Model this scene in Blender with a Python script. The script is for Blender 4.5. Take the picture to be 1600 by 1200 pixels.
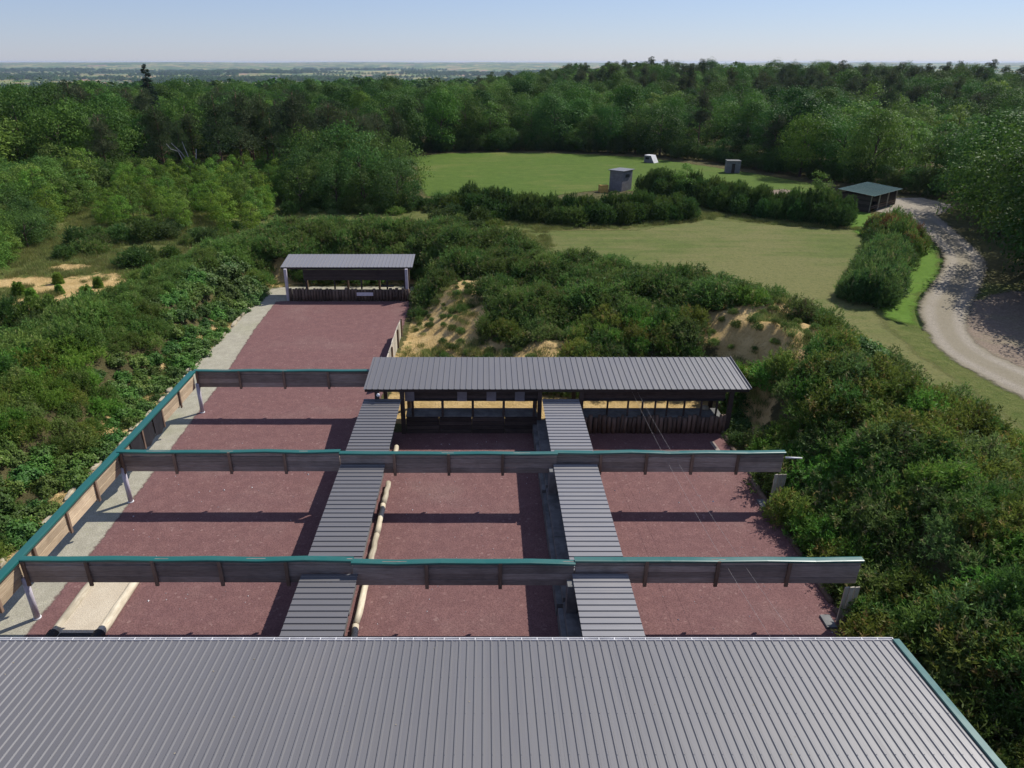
import bpy, math, random
import numpy as np
from mathutils import Vector, Matrix

for o in list(bpy.data.objects):
    bpy.data.objects.remove(o)
SC = bpy.context.scene
COL = SC.collection
rad = math.radians

# ------------------------------------------------------------------ camera, sky, sun, exposure
cam_d = bpy.data.cameras.new('camera')
cam_d.sensor_width = 36.0
cam_d.lens = 24.975
cam_d.shift_x = 0.0269
cam_d.clip_start = 0.1
cam_d.clip_end = 60000
cam = bpy.data.objects.new('camera', cam_d)
cam.location = (0, 0, 20)
cam.rotation_euler = (rad(90 - 24.4), 0, 0)
COL.objects.link(cam)
SC.camera = cam

SUN_TO = Vector((0.72, 0.57, 1.0)).normalized()          # towards the sun
SUN_EL = math.asin(SUN_TO.z)
SUN_AZ = math.atan2(SUN_TO.x, SUN_TO.y)
W = bpy.data.worlds.new('World')
SC.world = W
W.use_nodes = True
wn = W.node_tree
wn.nodes.clear()
sky = wn.nodes.new('ShaderNodeTexSky')
sky.sky_type = 'NISHITA'
sky.sun_disc = False
sky.sun_elevation = SUN_EL
sky.sun_rotation = SUN_AZ
sky.altitude = 120
sky.air_density = 1.0
sky.dust_density = 0.15
sky.ozone_density = 3.5
bg = wn.nodes.new('ShaderNodeBackground')
bg.inputs['Strength'].default_value = 0.092
wo = wn.nodes.new('ShaderNodeOutputWorld')
tintn = wn.nodes.new('ShaderNodeMix')
tintn.data_type = 'RGBA'
tintn.blend_type = 'MULTIPLY'
tintn.inputs[0].default_value = 1.0
tintn.inputs[7].default_value = (0.88, 0.92, 1.10, 1)     # the camera's cool white balance
wn.links.new(sky.outputs[0], tintn.inputs[6])
veil = wn.nodes.new('ShaderNodeMix')                       # thin even veil of high haze
veil.data_type = 'RGBA'
veil.inputs[0].default_value = 0.40
veil.inputs[7].default_value = (4.1, 4.75, 7.2, 1)
wn.links.new(tintn.outputs[2], veil.inputs[6])
wn.links.new(veil.outputs[2], bg.inputs[0])
wn.links.new(bg.outputs[0], wo.inputs[0])

sun_d = bpy.data.lights.new('sun', 'SUN')
sun_d.energy = 5.0
sun_d.angle = rad(0.53)
sun_d.color = (1.0, 0.955, 0.88)
sun = bpy.data.objects.new('sun', sun_d)
sun.rotation_euler = (-SUN_TO).to_track_quat('-Z', 'Y').to_euler()
sun.location = (60, 60, 80)
COL.objects.link(sun)

SC.view_settings.view_transform = 'Standard'
SC.view_settings.look = 'None'
SC.view_settings.exposure = 0.15
SC.view_settings.gamma = 1.0
SC.view_settings.use_curve_mapping = False
SC.render.engine = 'CYCLES'
SC.cycles.use_denoising = True
SC.cycles.max_bounces = 4
SC.cycles.diffuse_bounces = 2
SC.cycles.glossy_bounces = 2
SC.cycles.transmission_bounces = 2
SC.cycles.volume_bounces = 0
SC.cycles.transparent_max_bounces = 4

# ------------------------------------------------------------------ materials
MATS = {}


class NT:
    def fade(s, lo, hi, amp, scale):
        """let the sheet below show through where attribute 'edge' plus noise falls under lo..hi metres"""
        at = s.n('ShaderNodeAttribute', attribute_name='edge')
        nz = s.noise(s.pos(), scale, 6, 0.7)
        v = s.math('ADD', at.outputs['Fac'], s.math('MULTIPLY', s.math('SUBTRACT', nz, 0.5), amp))
        f = s.ramp(v, lo, hi)
        src = s.out.inputs[0].links[0].from_socket
        tr = s.n('ShaderNodeBsdfTransparent')
        ms = s.n('ShaderNodeMixShader')
        s.l(f, ms.inputs[0])
        s.l(tr.outputs[0], ms.inputs[1])
        s.l(src, ms.inputs[2])
        s.l(ms.outputs[0], s.out.inputs[0])

    def __init__(s, name):
        s.m = bpy.data.materials.new(name)
        s.m.use_nodes = True
        s.t = s.m.node_tree
        s.t.nodes.clear()
        s.out = s.t.nodes.new('ShaderNodeOutputMaterial')
        s.geo = None

    def n(s, kind, **kw):
        a = s.t.nodes.new(kind)
        for k, v in kw.items():
            setattr(a, k, v)
        return a

    def l(s, a, b):
        s.t.links.new(a, b)

    def pos(s):
        if s.geo is None:
            s.geo = s.n('ShaderNodeNewGeometry')
        return s.geo.outputs['Position']

    def scaled(s, vec, sc):
        m = s.n('ShaderNodeVectorMath', operation='MULTIPLY')
        s.l(vec, m.inputs[0])
        m.inputs[1].default_value = sc if isinstance(sc, tuple) else (sc, sc, sc)
        return m.outputs[0]

    def noise(s, vec, scale, detail=4, rough=0.55, dist=0.0):
        a = s.n('ShaderNodeTexNoise')
        if vec is not None:
            s.l(vec, a.inputs['Vector'])
        a.inputs['Scale'].default_value = scale
        a.inputs['Detail'].default_value = detail
        a.inputs['Roughness'].default_value = rough
        a.inputs['Distortion'].default_value = dist
        return a.outputs[0]

    def ramp(s, fac, lo, hi, c0=0.0, c1=1.0):
        a = s.n('ShaderNodeMapRange', interpolation_type='SMOOTHSTEP')
        s.l(fac, a.inputs[0])
        a.inputs[1].default_value = lo
        a.inputs[2].default_value = hi
        a.inputs[3].default_value = c0
        a.inputs[4].default_value = c1
        return a.outputs[0]

    def mix(s, fac, a, b, blend='MIX'):
        m = s.n('ShaderNodeMix', data_type='RGBA', blend_type=blend)
        for sock, v in ((m.inputs[0], fac), (m.inputs[6], a), (m.inputs[7], b)):
            if hasattr(v, 'is_linked'):
                s.l(v, sock)
            elif isinstance(v, (int, float)):
                sock.default_value = v
            else:
                sock.default_value = (v[0], v[1], v[2], 1)
        return m.outputs[2]

    def math(s, op, a, b=None):
        m = s.n('ShaderNodeMath', operation=op)
        for i, v in enumerate((a, b)):
            if v is None:
                continue
            if hasattr(v, 'is_linked'):
                s.l(v, m.inputs[i])
            else:
                m.inputs[i].default_value = v
        return m.outputs[0]

    def bump(s, h, strength, dist):
        b = s.n('ShaderNodeBump')
        b.inputs['Strength'].default_value = strength
        b.inputs['Distance'].default_value = dist
        s.l(h, b.inputs['Height'])
        return b.outputs[0]

    def principled(s, col, rough=0.8, spec=0.3, metal=0.0, normal=None):
        p = s.n('ShaderNodeBsdfPrincipled')
        if hasattr(col, 'is_linked'):
            s.l(col, p.inputs['Base Color'])
        else:
            p.inputs['Base Color'].default_value = (*col, 1)
        if hasattr(rough, 'is_linked'):
            s.l(rough, p.inputs['Roughness'])
        else:
            p.inputs['Roughness'].default_value = rough
        p.inputs['Specular IOR Level'].default_value = spec
        p.inputs['Metallic'].default_value = metal
        if normal is not None:
            s.l(normal, p.inputs['Normal'])
        s.l(p.outputs[0], s.out.inputs[0])
        return p


def mat_gravel(name, base, alt, pale, speck=0.5, fine=38.0, fade=None, ruts=False):
    t = NT(name)
    p = t.pos()
    big = t.noise(p, 0.22, 5, 0.6)
    mid = t.noise(p, 1.7, 5, 0.65)
    fi = t.noise(p, fine, 3, 0.7)
    v = t.n('ShaderNodeTexVoronoi')
    t.l(p, v.inputs['Vector'])
    v.inputs['Scale'].default_value = fine * 0.55
    c = t.mix(t.ramp(mid, 0.35, 0.7), base, alt)
    c = t.mix(t.ramp(big, 0.5, 0.75, 0, 0.45), c, pale)
    dk = t.mix(0.6, c, (base[0] * 0.45, base[1] * 0.45, base[2] * 0.45))
    c = t.mix(t.ramp(fi, 0.35, 0.62), dk, c)
    sp = t.ramp(v.outputs['Color'], 0.82, 0.97, 0, speck)
    c = t.mix(sp, c, (min(1, pale[0] * 1.5), min(1, pale[1] * 1.5), min(1, pale[2] * 1.5)))
    if ruts:
        cr = t.n('ShaderNodeAttribute', attribute_name='cross')
        wv = t.math('ABSOLUTE', t.math('SUBTRACT', t.math('ABSOLUTE', t.math('SUBTRACT', cr.outputs['Fac'], 0.5)), 0.24))
        wv = t.math('ADD', wv, t.math('MULTIPLY', t.math('SUBTRACT', mid, 0.5), 0.22))
        c = t.mix(t.ramp(wv, 0.02, 0.16, 0.0, 0.6), c, (pale[0] * 0.85, pale[1] * 0.85, pale[2] * 0.8))
    t.principled(c, 0.95, 0.15, normal=t.bump(fi, 0.6, 0.03))
    if fade:
        t.fade(*fade)
    return t.m


def mat_wood(name, c0, c1, grain=(2.0, 2.0, 26.0)):
    t = NT(name)
    p = t.pos()
    oi = t.n('ShaderNodeObjectInfo')
    off = t.n('ShaderNodeVectorMath', operation='SCALE')
    off.inputs[0].default_value = (37.0, 11.0, 23.0)
    t.l(oi.outputs['Random'], off.inputs['Scale'])
    add = t.n('ShaderNodeVectorMath', operation='ADD')
    t.l(p, add.inputs[0])
    t.l(off.outputs[0], add.inputs[1])
    g = t.noise(t.scaled(add.outputs[0], grain), 1.0, 5, 0.65, 0.4)
    s = t.noise(p, 0.9, 4, 0.6)
    c = t.mix(t.ramp(g, 0.3, 0.72), c0, c1)
    c = t.mix(t.ramp(s, 0.45, 0.75, 0, 0.5), c, tuple(x * 0.6 for x in c0))
    hv = t.n('ShaderNodeHueSaturation')
    t.l(c, hv.inputs['Color'])
    t.l(t.ramp(oi.outputs['Random'], 0, 1, 0.72, 1.22), hv.inputs['Value'])
    t.principled(hv.outputs[0], 0.85, 0.2, normal=t.bump(g, 0.35, 0.01))
    return t.m


def mat_metal(name, col, rough=0.42, spec=0.5, dirt=0.25):
    t = NT(name)
    p = t.pos()
    oi = t.n('ShaderNodeObjectInfo')
    a = t.noise(p, 0.5, 5, 0.65)
    b = t.noise(p, 9.0, 4, 0.7)
    d = tuple(x * 0.72 + 0.02 for x in col)
    c = t.mix(t.ramp(a, 0.4, 0.72, 0, dirt), col, d)
    c = t.mix(t.ramp(b, 0.62, 0.8, 0, dirt * 0.8), c, (0.20, 0.18, 0.16))
    hv = t.n('ShaderNodeHueSaturation')
    t.l(c, hv.inputs['Color'])
    t.l(t.ramp(oi.outputs['Random'], 0, 1, 0.955, 1.045), hv.inputs['Value'])
    t.principled(hv.outputs[0], t.ramp(a, 0.3, 0.7, rough - 0.06, rough + 0.1), spec)
    return t.m


def mat_sheet(name, col, rough, spec):
    t = NT(name)
    tc = t.n('ShaderNodeTexCoord')
    oi = t.n('ShaderNodeObjectInfo')
    off = t.n('ShaderNodeVectorMath', operation='SCALE')
    off.inputs[0].default_value = (19.0, 31.0, 7.0)
    t.l(oi.outputs['Random'], off.inputs['Scale'])
    ad = t.n('ShaderNodeVectorMath', operation='ADD')
    t.l(tc.outputs['Object'], ad.inputs[0])
    t.l(off.outputs[0], ad.inputs[1])
    st = t.noise(t.scaled(ad.outputs[0], (9.0, 0.45, 1.0)), 1.0, 6, 0.7)
    p = t.pos()
    a = t.noise(p, 0.35, 5, 0.65)
    b = t.noise(p, 14.0, 5, 0.75)
    c = t.mix(t.ramp(st, 0.35, 0.75, 0, 0.5), col, tuple(x * 0.72 for x in col))
    c = t.mix(t.ramp(a, 0.48, 0.75, 0, 0.3), c, (col[0] * 1.2, col[1] * 1.14, col[2] * 1.06))
    c = t.mix(t.ramp(b, 0.66, 0.78, 0, 0.55), c, (0.12, 0.115, 0.085))
    hv = t.n('ShaderNodeHueSaturation')
    t.l(c, hv.inputs['Color'])
    t.l(t.ramp(oi.outputs['Random'], 0, 1, 0.975, 1.025), hv.inputs['Value'])
    t.principled(hv.outputs[0], t.ramp(st, 0.3, 0.75, rough - 0.05, rough + 0.14), spec)
    return t.m


def mat_plain(name, col, rough=0.8, spec=0.3, var=0.25, scale=3.0):
    t = NT(name)
    a = t.noise(t.pos(), scale, 5, 0.65)
    c = t.mix(t.ramp(a, 0.35, 0.7), tuple(x * (1 - var) for x in col), tuple(min(1, x * (1 + var * 0.5)) for x in col))
    t.principled(c, rough, spec, normal=t.bump(a, 0.2, 0.02))
    return t.m


def mat_leaf(name, c0, c1, c2, trans=0.3, rnd=0.25, gloss=0.18):
    """c0 dark, c1 usual, c2 pale or dry; point attribute 'tint' picks along them, object colour and the random of each plant shift the whole."""
    t = NT(name)
    at = t.n('ShaderNodeAttribute', attribute_name='tint')
    oi = t.n('ShaderNodeObjectInfo')
    f = at.outputs['Fac']
    c = t.mix(t.ramp(f, 0.0, 0.55), c0, c1)
    c = t.mix(t.ramp(f, 0.62, 1.0), c, c2)
    c = t.mix(1.0, c, oi.outputs['Color'], 'MULTIPLY')
    hv = t.n('ShaderNodeHueSaturation')
    t.l(c, hv.inputs['Color'])
    t.l(t.ramp(oi.outputs['Random'], 0, 1, 1 - rnd, 1 + rnd), hv.inputs['Value'])
    hh = t.math('FRACT', t.math('MULTIPLY', oi.outputs['Random'], 7.31))
    t.l(t.ramp(hh, 0, 1, 0.482, 0.518), hv.inputs['Hue'])
    d = t.n('ShaderNodeBsdfPrincipled')
    t.l(hv.outputs[0], d.inputs['Base Color'])
    d.inputs['Roughness'].default_value = 0.55
    d.inputs['Specular IOR Level'].default_value = gloss
    tr = t.n('ShaderNodeBsdfTranslucent')
    t.l(hv.outputs[0], tr.inputs['Color'])
    ms = t.n('ShaderNodeMixShader')
    ms.inputs[0].default_value = trans
    t.l(d.outputs[0], ms.inputs[1])
    t.l(tr.outputs[0], ms.inputs[2])
    t.l(ms.outputs[0], t.out.inputs[0])
    return t.m


M = {}
M['red'] = mat_gravel('red_gravel', (0.172, 0.090, 0.086), (0.210, 0.112, 0.104), (0.255, 0.170, 0.150), 0.35, 18, (-0.05, 0.14, 0.45, 2.2))
M['grey_gravel'] = mat_gravel('grey_gravel', (0.345, 0.32, 0.245), (0.43, 0.40, 0.31), (0.27, 0.28, 0.14), 0.35, 22, (-0.05, 0.3, 0.6, 1.6))
M['track'] = mat_gravel('track_gravel', (0.285, 0.25, 0.195), (0.35, 0.31, 0.25), (0.22, 0.19, 0.13), 0.15, 14, (0.15, 0.75, 1.5, 0.7), True)
M['park'] = mat_gravel('worn_earth', (0.20, 0.155, 0.115), (0.26, 0.20, 0.15), (0.20, 0.21, 0.10), 0.25, 7, (0.0, 0.9, 2.6, 0.4))
M['court'] = mat_gravel('forecourt_gravel', (0.285, 0.25, 0.195), (0.35, 0.31, 0.25), (0.22, 0.19, 0.13), 0.15, 14, (0.0, 0.8, 2.0, 0.5))
M['sandfill'] = mat_gravel('pale_sand', (0.56, 0.48, 0.36), (0.63, 0.55, 0.42), (0.50, 0.42, 0.30), 0.15, 30)
M['board'] = mat_wood('weathered_boards', (0.23, 0.185, 0.155), (0.35, 0.29, 0.25))
M['board_tan'] = mat_wood('tan_boards', (0.42, 0.31, 0.20), (0.58, 0.46, 0.31))
M['batten'] = mat_wood('brown_battens', (0.16, 0.105, 0.075), (0.25, 0.17, 0.12), (20, 20, 2.0))
M['darkwood'] = mat_wood('dark_timber', (0.045, 0.035, 0.03), (0.085, 0.065, 0.055))
M['log'] = mat_wood('log_wood', (0.10, 0.07, 0.055), (0.19, 0.135, 0.10), (16, 16, 1.6))
M['palelog'] = mat_wood('pale_log', (0.42, 0.36, 0.26), (0.62, 0.55, 0.42), (9, 1.6, 9))
M['palewood'] = mat_wood('bleached_wood', (0.36, 0.32, 0.26), (0.52, 0.47, 0.38), (16, 16, 2.0))
M['roof'] = mat_sheet('grey_sheet_metal', (0.121, 0.116, 0.118), 0.46, 0.9)
M['roof_div'] = mat_sheet('pale_sunlit_sheet_metal', (0.19, 0.185, 0.19), 0.42, 0.9)  # on the second dividing wall the sun's sheen is put into this paler colour
M['teal'] = mat_metal('teal_sheet_metal', (0.007, 0.098, 0.084), 0.36, 0.7, 0.3)
M['green_roof'] = mat_metal('green_roof_metal', (0.07, 0.15, 0.13), 0.5, 0.4, 0.3)
M['screw'] = mat_plain('fixing_steel', (0.16, 0.16, 0.17), 0.5, 0.5)
M['white'] = mat_plain('white_plastic', (0.66, 0.65, 0.65), 0.5, 0.3, 0.15, 2)
M['pole'] = mat_plain('pale_pole', (0.50, 0.46, 0.50), 0.5, 0.4, 0.15, 2)
M['concrete'] = mat_plain('grey_concrete', (0.17, 0.17, 0.165), 0.9, 0.2, 0.35, 1.6)
M['stone'] = mat_plain('pale_stone', (0.40, 0.345, 0.245), 0.9, 0.2, 0.4, 2.5)
M['black'] = mat_plain('black_rubber', (0.022, 0.022, 0.025), 0.7, 0.3, 0.3, 2)
M['greypanel'] = mat_plain('grey_board', (0.20, 0.19, 0.20), 0.8, 0.2, 0.2, 2)
M['sign'] = mat_plain('pale_sign', (0.62, 0.60, 0.64), 0.6, 0.3, 0.08, 5)
M['wire'] = mat_plain('steel_wire', (0.35, 0.32, 0.30), 0.5, 0.5, 0.1)
M['yellow'] = mat_wood('yellow_crate_wood', (0.42, 0.26, 0.07), (0.55, 0.36, 0.11))
M['bark'] = mat_wood('bark', (0.055, 0.04, 0.03), (0.12, 0.09, 0.07), (6, 6, 1.2))
M['pinebark'] = mat_wood('pine_bark', (0.10, 0.06, 0.04), (0.20, 0.12, 0.08), (6, 6, 1.2))
M['deadwood'] = mat_wood('dead_wood', (0.30, 0.27, 0.24), (0.45, 0.42, 0.38), (6, 6, 1.2))
M['oak'] = mat_leaf('oak_leaves', (0.036, 0.082, 0.014), (0.068, 0.140, 0.023), (0.120, 0.190, 0.040), 0.33, 0.25, 0.08)
M['birch'] = mat_leaf('birch_leaves', (0.078, 0.142, 0.026), (0.125, 0.215, 0.038), (0.18, 0.25, 0.065), 0.38, 0.2, 0.08)
M['willow'] = mat_leaf('willow_leaves', (0.055, 0.106, 0.024), (0.095, 0.170, 0.036), (0.14, 0.21, 0.06), 0.36, 0.25, 0.08)
M['pine'] = mat_leaf('pine_needles', (0.042, 0.066, 0.026), (0.076, 0.104, 0.038), (0.125, 0.125, 0.060), 0.22, 0.2, 0.08)
M['spruce'] = mat_leaf('spruce_needles', (0.012, 0.028, 0.014), (0.024, 0.046, 0.022), (0.040, 0.060, 0.030), 0.1, 0.1)
M['gorse'] = mat_leaf('gorse_needles', (0.062, 0.110, 0.025), (0.114, 0.192, 0.042), (0.22, 0.205, 0.082), 0.38, 0.28, 0.14)
M['gorse_green'] = mat_leaf('young_gorse', (0.080, 0.140, 0.028), (0.140, 0.230, 0.048), (0.23, 0.27, 0.09), 0.38, 0.25, 0.12)
M['bramble'] = mat_leaf('bramble_leaves', (0.055, 0.105, 0.026), (0.10, 0.175, 0.040), (0.19, 0.25, 0.10), 0.30, 0.25)
M['broom'] = mat_leaf('broom_leaves', (0.042, 0.080, 0.020), (0.076, 0.132, 0.030), (0.135, 0.18, 0.055), 0.30, 0.2)
M['drygrass'] = mat_leaf('rough_grass_blades', (0.13, 0.17, 0.04), (0.21, 0.24, 0.075), (0.38, 0.33, 0.15), 0.35, 0.25, 0.1)
M['rust'] = mat_leaf('rusty_leaves', (0.10, 0.05, 0.02), (0.17, 0.085, 0.035), (0.20, 0.13, 0.05), 0.25, 0.15)


def mat_lawn(name, g0, g1, dry, dryness, stripe_dir=(1.0, 0.25)):
    t = NT(name)
    p = t.pos()
    big = t.noise(p, 0.045, 5, 0.6, 0.6)
    mid = t.noise(p, 0.55, 5, 0.65)
    fi = t.noise(p, 6.0, 3, 0.7)
    st = t.noise(t.scaled(p, (0.10 * stripe_dir[0], 0.55 * stripe_dir[1] + 0.4, 1)), 1.0, 3, 0.6)
    c = t.mix(t.ramp(mid, 0.3, 0.7), g0, g1)
    f = t.math('ADD', t.math('MULTIPLY', big, 0.6), t.math('MULTIPLY', st, 0.4))
    c = t.mix(t.ramp(f, 0.60 - dryness, 0.78 - dryness, 0, 0.85), c, dry)
    cl = t.noise(p, 1.9, 4, 0.75)
    c = t.mix(t.ramp(cl, 0.5, 0.68, 0, 0.55), c, tuple(x * 0.62 for x in g0))
    c = t.mix(t.ramp(fi, 0.35, 0.7, 0.4, 0), c, tuple(x * 0.45 for x in g0))
    t.principled(c, 0.95, 0.1, normal=t.bump(fi, 0.5, 0.06))
    t.fade(-0.1, 0.9, 2.4, 0.5)
    return t.m


M['lawn_far'] = mat_lawn('green_lawn', (0.072, 0.122, 0.018), (0.10, 0.155, 0.026), (0.17, 0.175, 0.05), 0.10)
M['lawn_near'] = mat_lawn('dry_lawn', (0.092, 0.122, 0.030), (0.125, 0.150, 0.040), (0.180, 0.168, 0.066), 0.20)
M['verge'] = mat_lawn('verge_grass', (0.085, 0.165, 0.018), (0.115, 0.205, 0.028), (0.16, 0.19, 0.05), 0.06)


def mat_ground():
    t = NT('wild_ground')
    p = t.pos()
    big = t.noise(p, 0.06, 5, 0.6)
    mid = t.noise(p, 0.9, 6, 0.7)
    fi = t.noise(p, 7.0, 4, 0.75)
    sandA = t.n('ShaderNodeAttribute', attribute_name='sand')
    farA = t.n('ShaderNodeAttribute', attribute_name='far')
    grA = t.n('ShaderNodeAttribute', attribute_name='grassy')
    soil = t.mix(t.ramp(mid, 0.35, 0.65), (0.075, 0.065, 0.030), (0.12, 0.105, 0.045))
    grass = t.mix(t.ramp(mid, 0.3, 0.7), (0.095, 0.135, 0.028), (0.17, 0.185, 0.055))
    grass = t.mix(t.ramp(big, 0.5, 0.7, 0, 0.6), grass, (0.24, 0.20, 0.085))
    c = t.mix(grA.outputs['Fac'], soil, grass)
    sand = t.mix(t.ramp(mid, 0.3, 0.75), (0.47, 0.32, 0.125), (0.66, 0.48, 0.23))
    sand = t.mix(t.ramp(fi, 0.3, 0.5, 0.5, 0), sand, (0.26, 0.18, 0.085))
    sm = t.math('ADD', sandA.outputs['Fac'], t.math('MULTIPLY', t.math('SUBTRACT', mid, 0.5), 1.3))
    c = t.mix(t.ramp(sm, 0.42, 0.58), c, sand)
    # fields of the plain
    v = t.n('ShaderNodeTexVoronoi', distance='CHEBYCHEV')
    wv = t.n('ShaderNodeVectorMath', operation='ADD')
    t.l(t.scaled(p, (1 / 520.0, 1 / 1300.0, 0)), wv.inputs[0])
    nz = t.n('ShaderNodeTexNoise')
    t.l(t.scaled(p, 1 / 900.0), nz.inputs['Vector'])
    t.l(t.scaled(nz.outputs['Color'], 0.8), wv.inputs[1])
    t.l(wv.outputs[0], v.inputs['Vector'])
    sep = t.n('ShaderNodeSeparateColor')
    t.l(v.outputs['Color'], sep.inputs[0])
    r = sep.outputs[0]
    f = t.mix(t.ramp(r, 0.30, 0.34), (0.06, 0.105, 0.030), (0.14, 0.19, 0.05))
    f = t.mix(t.ramp(r, 0.52, 0.56), f, (0.035, 0.06, 0.025))
    f = t.mix(t.ramp(r, 0.68, 0.72), f, (0.33, 0.29, 0.11))
    f = t.mix(t.ramp(r, 0.86, 0.88), f, (0.34, 0.21, 0.135))
    f = t.mix(t.ramp(r, 0.94, 0.95), f, (0.15, 0.19, 0.05))
    c = t.mix(farA.outputs['Fac'], c, f)
    rg = t.math('ADD', t.math('MULTIPLY', mid, 2.0), fi)
    t.principled(c, 0.95, 0.1, normal=t.bump(rg, 0.9, 0.22))
    return t.m


M['ground'] = mat_ground()

# ------------------------------------------------------------------ mesh helpers
rng = np.random.default_rng(7)
random.seed(7)


def mesh_np(name, V, F, mat, smooth=False, attrs=None, mats=None, fmat=None):
    """V (n,3); F (m,3) or (m,4) int array, or list of index lists."""
    me = bpy.data.meshes.new(name)
    V = np.asarray(V, dtype=np.float32)
    if isinstance(F, np.ndarray) and F.ndim == 2:
        k = F.shape[1]
        me.vertices.add(len(V))
        me.vertices.foreach_set('co', V.ravel())
        me.loops.add(F.size)
        me.loops.foreach_set('vertex_index', F.astype(np.int32).ravel())
        me.polygons.add(len(F))
        me.polygons.foreach_set('loop_start', np.arange(0, F.size, k, dtype=np.int32))
        me.polygons.foreach_set('loop_total', np.full(len(F), k, dtype=np.int32))
        me.update(calc_edges=True)
    else:
        me.from_pydata([tuple(map(float, v)) for v in V], [], [list(map(int, f)) for f in F])
        me.update()
    for m_ in (mats or [mat]):
        me.materials.append(m_)
    if fmat is not None:
        me.polygons.foreach_set('material_index', np.asarray(fmat, dtype=np.int32))
    if smooth:
        me.polygons.foreach_set('use_smooth', np.ones(len(me.polygons), dtype=bool))
    for k_, a in (attrs or {}).items():
        at = me.attributes.new(k_, 'FLOAT', 'POINT')
        at.data.foreach_set('value', np.asarray(a, dtype=np.float32))
    return me


def obj(name, me, parent=None, loc=(0, 0, 0), rot=(0, 0, 0), scale=(1, 1, 1)):
    o = bpy.data.objects.new(name, me)
    COL.objects.link(o)
    o.location = loc
    o.rotation_euler = rot
    o.scale = scale
    if parent is not None:
        o.parent = parent
    return o


def tag(o, label, cat, group=None):
    o['label'] = label
    o['category'] = cat
    if group:
        o['group'] = group
    return o


def thing(name, label, cat, loc=(0, 0, 0), rotz=0.0, group=None):
    o = obj(name, None, None, loc, (0, 0, rotz))
    o.empty_display_size = 0.3
    return tag(o, label, cat, group)


def struct(o, kind='structure', label=None):
    o['kind'] = kind
    if label:
        o['label'] = label
    return o


BOXV = np.array([[x, y, z] for x in (-.5, .5) for y in (-.5, .5) for z in (-.5, .5)], float)
BOXF = np.array([[0, 1, 3, 2], [4, 6, 7, 5], [0, 4, 5, 1], [2, 3, 7, 6], [0, 2, 6, 4], [1, 5, 7, 3]])
_boxes = {}


def box(name, x0, x1, y0, y1, z0, z1, mat, parent=None, rot=(0, 0, 0)):
    """A box part; alike boxes share the mesh data of one size and material."""
    key = (mat.name, round(x1 - x0, 2), round(y1 - y0, 2), round(z1 - z0, 2))
    if key not in _boxes:
        s = np.array([x1 - x0, y1 - y0, z1 - z0])
        b = min(0.012, s.min() * 0.2)
        V, F = [], []
        # chamfered along its vertical and long edges: 24 verts
        h = s / 2
        idx = {}
        for sx in (-1, 1):
            for sy in (-1, 1):
                for sz in (-1, 1):
                    for a in range(3):
                        v = np.array([sx, sy, sz]) * (h - b)
                        v[a] = (sx, sy, sz)[a] * h[a]
                        idx[(sx, sy, sz, a)] = len(V)
                        V.append(v)
        for a in range(3):
            b_, c_ = [k for k in range(3) if k != a]
            for s_ in (-1, 1):
                q = []
                for (p, r) in ((-1, -1), (1, -1), (1, 1), (-1, 1)):
                    k = [0, 0, 0]
                    k[a], k[b_], k[c_] = s_, p, r
                    q.append(idx[(*k, a)])
                F.append(q)
        for a in range(3):
            b_, c_ = [k for k in range(3) if k != a]
            for sb in (-1, 1):
                for sc_ in (-1, 1):
                    q = []
                    for (sa, ax) in ((-1, b_), (1, b_), (1, c_), (-1, c_)):
                        k = [0, 0, 0]
                        k[a], k[b_], k[c_] = sa, sb, sc_
                        q.append(idx[(*k, ax)])
                    F.append(q)
        for sx in (-1, 1):
            for sy in (-1, 1):
                for sz in (-1, 1):
                    F.append([idx[(sx, sy, sz, a)] for a in range(3)])
        me = mesh_np('board', V, F, mat)
        import bmesh
        bm = bmesh.new()
        bm.from_mesh(me)
        bmesh.ops.recalc_face_normals(bm, faces=bm.faces)
        bm.to_mesh(me)
        bm.free()
        _boxes[key] = me
    return obj(name, _boxes[key], parent, ((x0 + x1) / 2, (y0 + y1) / 2, (z0 + z1) / 2), rot)


def tube_data(pts, radii, sides=8, cap=True, jitter=0.0):
    pts = [Vector(p) for p in pts]
    V, F = [], []
    for i, p in enumerate(pts):
        d = (pts[min(i + 1, len(pts) - 1)] - pts[max(i - 1, 0)]).normalized()
        u = d.orthogonal().normalized() if abs(d.z) > 0.9 else d.cross(Vector((0, 0, 1))).normalized()
        w = d.cross(u)
        for k in range(sides):
            a = 2 * math.pi * k / sides
            r = radii[i] * (1 + (random.uniform(-jitter, jitter) if jitter else 0))
            V.append(p + u * math.cos(a) * r + w * math.sin(a) * r)
    for i in range(len(pts) - 1):
        for k in range(sides):
            a, b = i * sides + k, i * sides + (k + 1) % sides
            F.append([a, b, b + sides, a + sides])
    if cap:
        F.append(list(range(sides))[::-1])
        F.append(list(range((len(pts) - 1) * sides, len(pts) * sides)))
    return V, F


def tube(name, pts, radii, mat, parent=None, sides=8, smooth=True, jitter=0.0, loc=(0, 0, 0)):
    if isinstance(radii, (int, float)):
        radii = [radii] * len(pts)
    V, F = tube_data(pts, radii, sides, True, jitter)
    return obj(name, mesh_np(name, V, F, mat, smooth), parent, loc)


# ------------------------------------------------------------------ terrain
def sstep(a, b, x):
    t = np.clip((np.asarray(x, float) - a) / (b - a), 0, 1)
    return t * t * (3 - 2 * t)


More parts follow.
